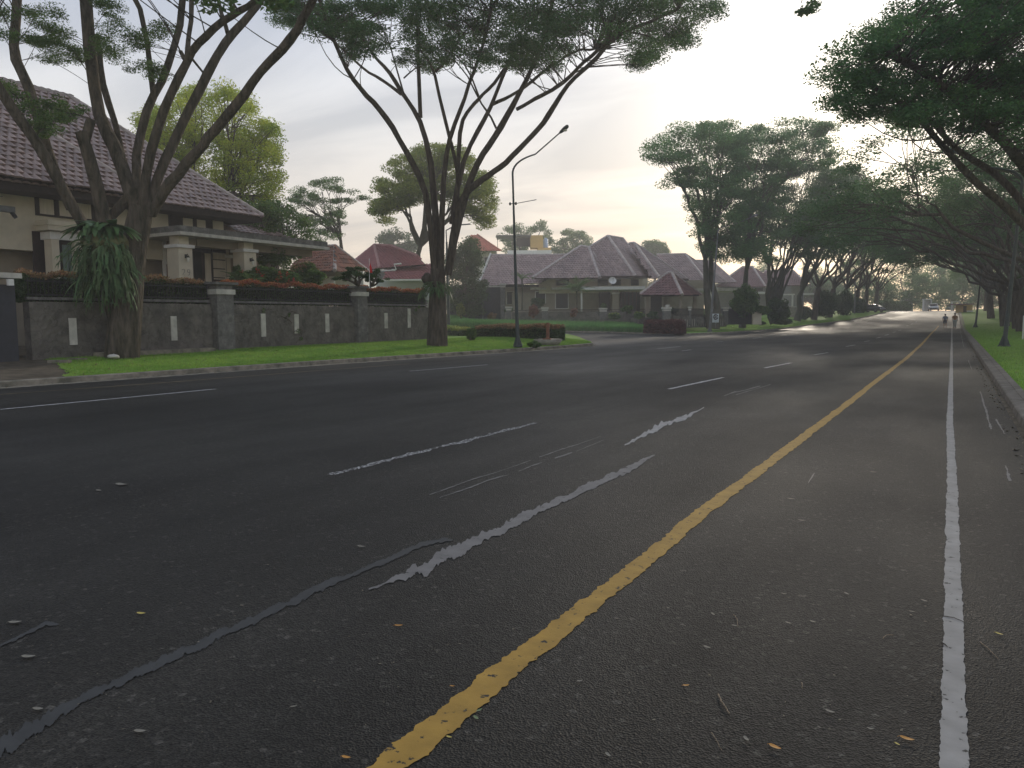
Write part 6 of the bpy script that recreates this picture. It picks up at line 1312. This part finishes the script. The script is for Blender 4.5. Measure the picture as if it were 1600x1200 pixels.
def spiky(x, y, D, n, L, label, matn='leaf_mid', w=.07, cat='plant', name='spiky_plant'):
    b = pd(x, y, D); t = thing(name, b, label, cat); mb = MB()
    for k in range(n): a = rg.random()*2*PI; frond(mb, b+[0, 0, .05], [math.cos(a), math.sin(a), .5+1.4*rg.random()], L*(.7+.6*rg.random()), w, .14, False)
    mb.build('leaves', M[matn], t); return t
spiky(372, 443, 35, 40, 1.0, 'dark sword leaved plant beside the second canopy column'); spiky(393, 444, 34.5, 26, .8, 'sword leaved plant just right of the second canopy column foot')
# bonsai trees
for bx, by, D, pads, lb in ((560, 446, 33, [(536, 434, 13, 6), (553, 421, 13, 7), (569, 432, 10, 6), (560, 428, 8, 5), (543, 428, 8, 5)], 'left bonsai tree with cloud shaped pads above the second pier'), (580, 446, 34, [(586, 430, 12, 8), (594, 437, 10, 5), (577, 436, 8, 5), (590, 424, 7, 4)], 'right bonsai tree with round pads next to the red flag')):
    rng = np.random.default_rng(int(bx)); b = pd(bx, by, D); t = thing('bonsai_tree', b, lb, 'tree'); tm = MB(); cm = MB(); k = D/1200
    for x, y, a, c in pads:
        q = pd(x, y, D+rng.normal()*.2); tm.tube(bez(b, (b+q)/2+rng.normal(size=3)*.15, q, 7), np.linspace(.07, .02, 7), 6); n = 9; C = q+rng.normal(size=(n, 3))*[a*k*.42, a*k*.42, c*k*.3]; leafcloud(cm, C, 170, (a*k*.5, a*k*.5, c*k*.45), .055, .03, rng, .5)
    tm.build('trunk', M['bark'], t); cm.build('crown', M['leaf_dark'], t)
# palms
def palm(x, y, D, htrunk, L, n, label, up=1.0):
    b = pd(x, y, D); t = thing('palm', b, label, 'palm'); c = b+np.array([0, 0, htrunk]); mb = MB(); mb.tube([b, b+[.05, 0, htrunk*.5], c], [.11, .09, .08], 8); mb.build('trunk', M['bark_grey'], t); mb = MB()
    for k in range(n):
        a = 2*PI*k/n+rg.random()*.4; e = .7+up*rg.random()*1.3; d = unit(np.array([math.cos(a), math.sin(a), e])); P = [c]; v = d
        for i in range(10): v = unit(v+[0, 0, -.13]); P.append(P[-1]+v*L/10)
        P = np.array(P); mb.tube(P, np.linspace(.02, .006, 11), 4, cap=False); s = unit(np.cross(d, [0, 0, 1]))
        for i in range(1, 11):
            for f in (0, .5):
                q = P[i-1]+(P[i]-P[i-1])*f; w_ = L*.24*math.sin(PI*min(1, (i+f)/11*.9+.1))
                for sg in (-1, 1):
                    tip = q+s*sg*w_+(P[i]-P[i-1])*1.2-[0, 0, .25*w_]; mb.add([q, q+(P[i]-P[i-1])*.35, tip], [(0, 1, 2)])
    mb.build('fronds', M['leaf_mid'], t)
palm(901, 488, 86, 2.3, 2.5, 20, 'upright palm with full green fronds in front of the white framed window', 1.5); palm(816, 484, 89, 3.5, 1.6, 10, 'small palm just right of the centre lamp post')
for x, y, D, r, mt, lb, tp in ((833, 497, 84, (8, 11), 'leaf_cord', 'reddish leaved shrub between the garden piers', None), (769, 501, 84, (8, 7), 'leaf_rust', 'small brownish red shrub in front of the boarded gate', None), (897, 496, 84, (6, 8), 'leaf_cord', 'small orange red shrub at the foot of the upright palm', None), (841, 482, 88, (11, 9), 'leaf_dark', 'dark green round shrub in front of the left window', None), (980, 490, 82, (10, 7), 'leaf_mid', 'cloud pruned green shrub in front of the porch', None), (1000, 499, 79, (9, 6), 'leaf_mid', 'leafy green shrub at the right end of the garden', 'leaf_yellow'), (960, 500, 80, (9, 6), 'leaf_mid', 'leafy shrub with yellowish tips beside the porch pier', 'leaf_yellow'),
        (795, 488, 86, (7, 4), 'leaf_mid', 'small plant on the short garden pier left of the lamp post', None), (1020, 499, 78, (10, 6), 'leaf_dark', 'dark low shrub beside the pavilion', None), (943, 482, 82.2, (4, 4), 'leaf_mid', 'little bush in a pot on the porch pier', None), (720, 498, 80, (7, 12), 'leaf_lime', 'thin yellow green sapling in front of the dark leafy tree', None), (1048, 490, 79, (16, 5), 'leaf_dark', 'dark planting below the pavilion roof', None)):
    shrub('garden_shrub', x, y, D, 0, 26, 90, mt, lb, px_r=r, topm=tp, L=.17, W=.10, seed=int(x))
for x, y, D, r, mt, lb in ((1163, 494, 84, (21, 25), 'leaf_mid', 'ball of dark ivy round the stem before the black gate'), (1215, 505, 93, (17, 20), 'leaf_dark', 'dark ivy bush clothing the multi stemmed tree'), (1190, 492, 84.5, (13, 7), 'leaf_mid', 'yellow green hedge bush on the beige pillar'), (1226, 507, 90, (11, 4), 'leaf_dark', 'low dark round bush at the kerb of the left row'), (1190, 507, 92, (5, 2), 'leaf_dark', 'tiny dark bush at the foot of the beige pillar'), (1290, 497, 116, (18, 22), 'leaf_dark', 'tall dark bush between the trunks of the left row'), (1318, 494, 128, (14, 20), 'leaf_dark', 'dark bush farther up the left row'), (1340, 492, 138, (12, 14), 'leaf_dark', 'hazy dark bush left of the parked black car'), (1258, 500, 112, (10, 10), 'leaf_dark', 'dark bush behind the thin pale pole'), (1385, 488, 168, (16, 10), 'leaf_mid', 'hazy hedge bush beyond the parked black car'), (1410, 487, 176, (16, 8), 'leaf_mid', 'hazy low bush at the far left end of the road')):
    shrub('dark_bush' if 'dark' in mt else 'bush', x, y, D, 0, 60, 150, mt, lb, px_r=r, L=.26, W=.16, seed=int(x)+2, cat='bush')
for i, (X, Y, r, h) in enumerate([(9, 62, 2.2, 2.0), (10.5, 76, 2.5, 2.4), (10, 92, 2.4, 2.4), (10.5, 110, 2.6, 2.6), (10, 130, 2.6, 2.8), (11, 150, 2.6, 3)]):
    b = np.array([X, Y, float(z_right(X, Y))]); rng = np.random.default_rng(200+i); mb = MB(); d = rng.normal(size=(60, 3)); d /= np.linalg.norm(d, axis=1)[:, None]; C = b+[0, 0, h*.55]+d*np.array([r*.8, r*1.3, h*.45]); leafcloud(mb, C, 120, (.6, .6, .4), .2, .12, rng, .5); tag(mb.build('bush', M['leaf_dark'], loc=b), 'dark undergrowth bush behind the right row, %s from the near end' % ['first', 'second', 'third', 'fourth', 'fifth', 'sixth'][i], 'bush')
# hedges round the junction
def px_hedge(a, b, h, w, mats, label, n, leaf=(.08, .05), name='hedge', back=.4, topn=.4, wav=.04):
    A_ = gpt(*a, .15); B_ = gpt(*b, .15); A_ = A_+FWD*back; B_ = B_+FWD*back; c = (A_+B_)/2; L_ = np.linalg.norm((B_-A_)[:2]); an = math.atan2(B_[1]-A_[1], B_[0]-A_[0])-PI/2
    return hedge(name, c, (w, L_, h), an, mats, label, n, leaf, topn, wav=wav)
px_hedge((748, 534), (878, 535.5), .90, .9, ('leaf_dark', 'leaf_rust'), 'low clipped hedge with rusty tan top behind the centre lamp post', 20000, (.10, .06))
px_hedge((692, 530), (727, 532), .72, .9, ('leaf_dark', 'leaf_lime'), 'short dark hedge with fresh green top just right of the second big trunk', 7000, (.10, .06))
px_hedge((1014, 520.5), (1066, 521.5), .95, 1.2, ('leaf_plum', 'leaf_plum'), 'purple brown clipped hedge at the end of the tall grass bed', 9000, (.14, .09))
px_hedge((838, 507), (930, 508), .55, .8, ('leaf_yellow', 'leaf_yellow'), 'low bright yellow green hedge strip behind the tall grass', 9000, (.12, .08), back=3.0)
px_hedge((935, 509), (1034, 512), .55, .8, ('leaf_mid', 'leaf_mid'), 'low green hedge strip in front of the garden wall', 9000, (.12, .08), back=3.0)
px_hedge((690, 504), (760, 505), .6, .8, ('leaf_dark', 'leaf_mid'), 'long low green hedge below the dark leafy tree', 6000, (.14, .09), back=3.0)
shrub('green_tuft', 835, 543, 37.5, 0, 26, 160, 'leaf_mid', 'small bright green bush in the grass right of the centre lamp post', px_r=(10, 5), L=.13, W=.05, up=0)
shrub('green_tuft', 736, 532, 43, 0, 26, 130, 'leaf_mid', 'light green feathery bush between the two low hedges', px_r=(8, 10), L=.16, W=.06, up=0)
# climbing stems on the stone wall
t = thing('climbing_plant', onX(428, 488, XW+.25), 'thin dry creeper stems on the wall around the white slots right of the first pier', 'creeper')
for pts in ([(408, 484), (412, 489), (416, 485), (420, 483), (425, 484)], [(440, 494), (446, 497), (452, 489), (457, 486), (462, 489)], [(445, 497), (452, 500), (456, 505)], [(458, 520), (466, 514), (473, 516), (470, 528), (462, 536)]):
    mb = MB(); mb.tube(resample(np.array([onX(x, y, XW+.22) for x, y in pts]), .08)+rg.normal(size=(1, 3))*.003, .014, 5); mb.build('stem', M['bark'], t)
mb = MB(); leafcloud(mb, [onX(x, y, XW+.24) for x, y in ((412, 485), (452, 492), (466, 518), (470, 530), (655, 480), (650, 484))], 26, (.04, .14, .12), .07, .05, rg, 0); mb.build('leaves', M['leaf_mid'], t)
# tall grass bed
N_ = 90000; bb = bedf-0; q = []; u = RNG.random(N_)*(len(bb)-1); i = u.astype(int); f = (u-i)[:, None]; base_ = bb[i]*(1-f)+bb[i+1]*f; dpt = RNG.random(N_)[:, None]**1.6*8.0+.06; P = base_+FWD[:2]*dpt
blades('tall_grass', np.column_stack([P, z_far(P[:, 0], P[:, 1])]), .60, .045, M['grass_tall'], RNG, 'bed of tall soft green grass in front of the long bungalow', .22)
q = scatter([(p[0], p[1]) for p in far_px]+[(-12.5, 120), (-24, 120), (-27, 84), (-23, 74)], 40000, RNG); blades('grass', np.column_stack([q, z_far(q[:, 0], q[:, 1])]), .08, .03, M['grass'], RNG, 'short green grass on the far left verge around the grey lamp post')

# ================================================================== morning haze
hz = MB(); hz.box((-20, 120, 28), (460, 330, 62)); o = hz.build('haze', [])
hm = bpy.data.materials.new('haze'); hm.use_nodes = True; n = hm.node_tree; n.nodes.clear(); ou = n.nodes.new('ShaderNodeOutputMaterial'); v = n.nodes.new('ShaderNodeVolumePrincipled')
v.inputs['Color'].default_value = (.95, .93, .88, 1); v.inputs['Density'].default_value = HAZE; v.inputs['Anisotropy'].default_value = .25; n.links.new(v.outputs[0], ou.inputs['Volume']); o.data.materials.clear(); o.data.materials.append(hm); o['kind'] = 'stuff'; o['label'] = 'thin pale morning haze over the avenue'
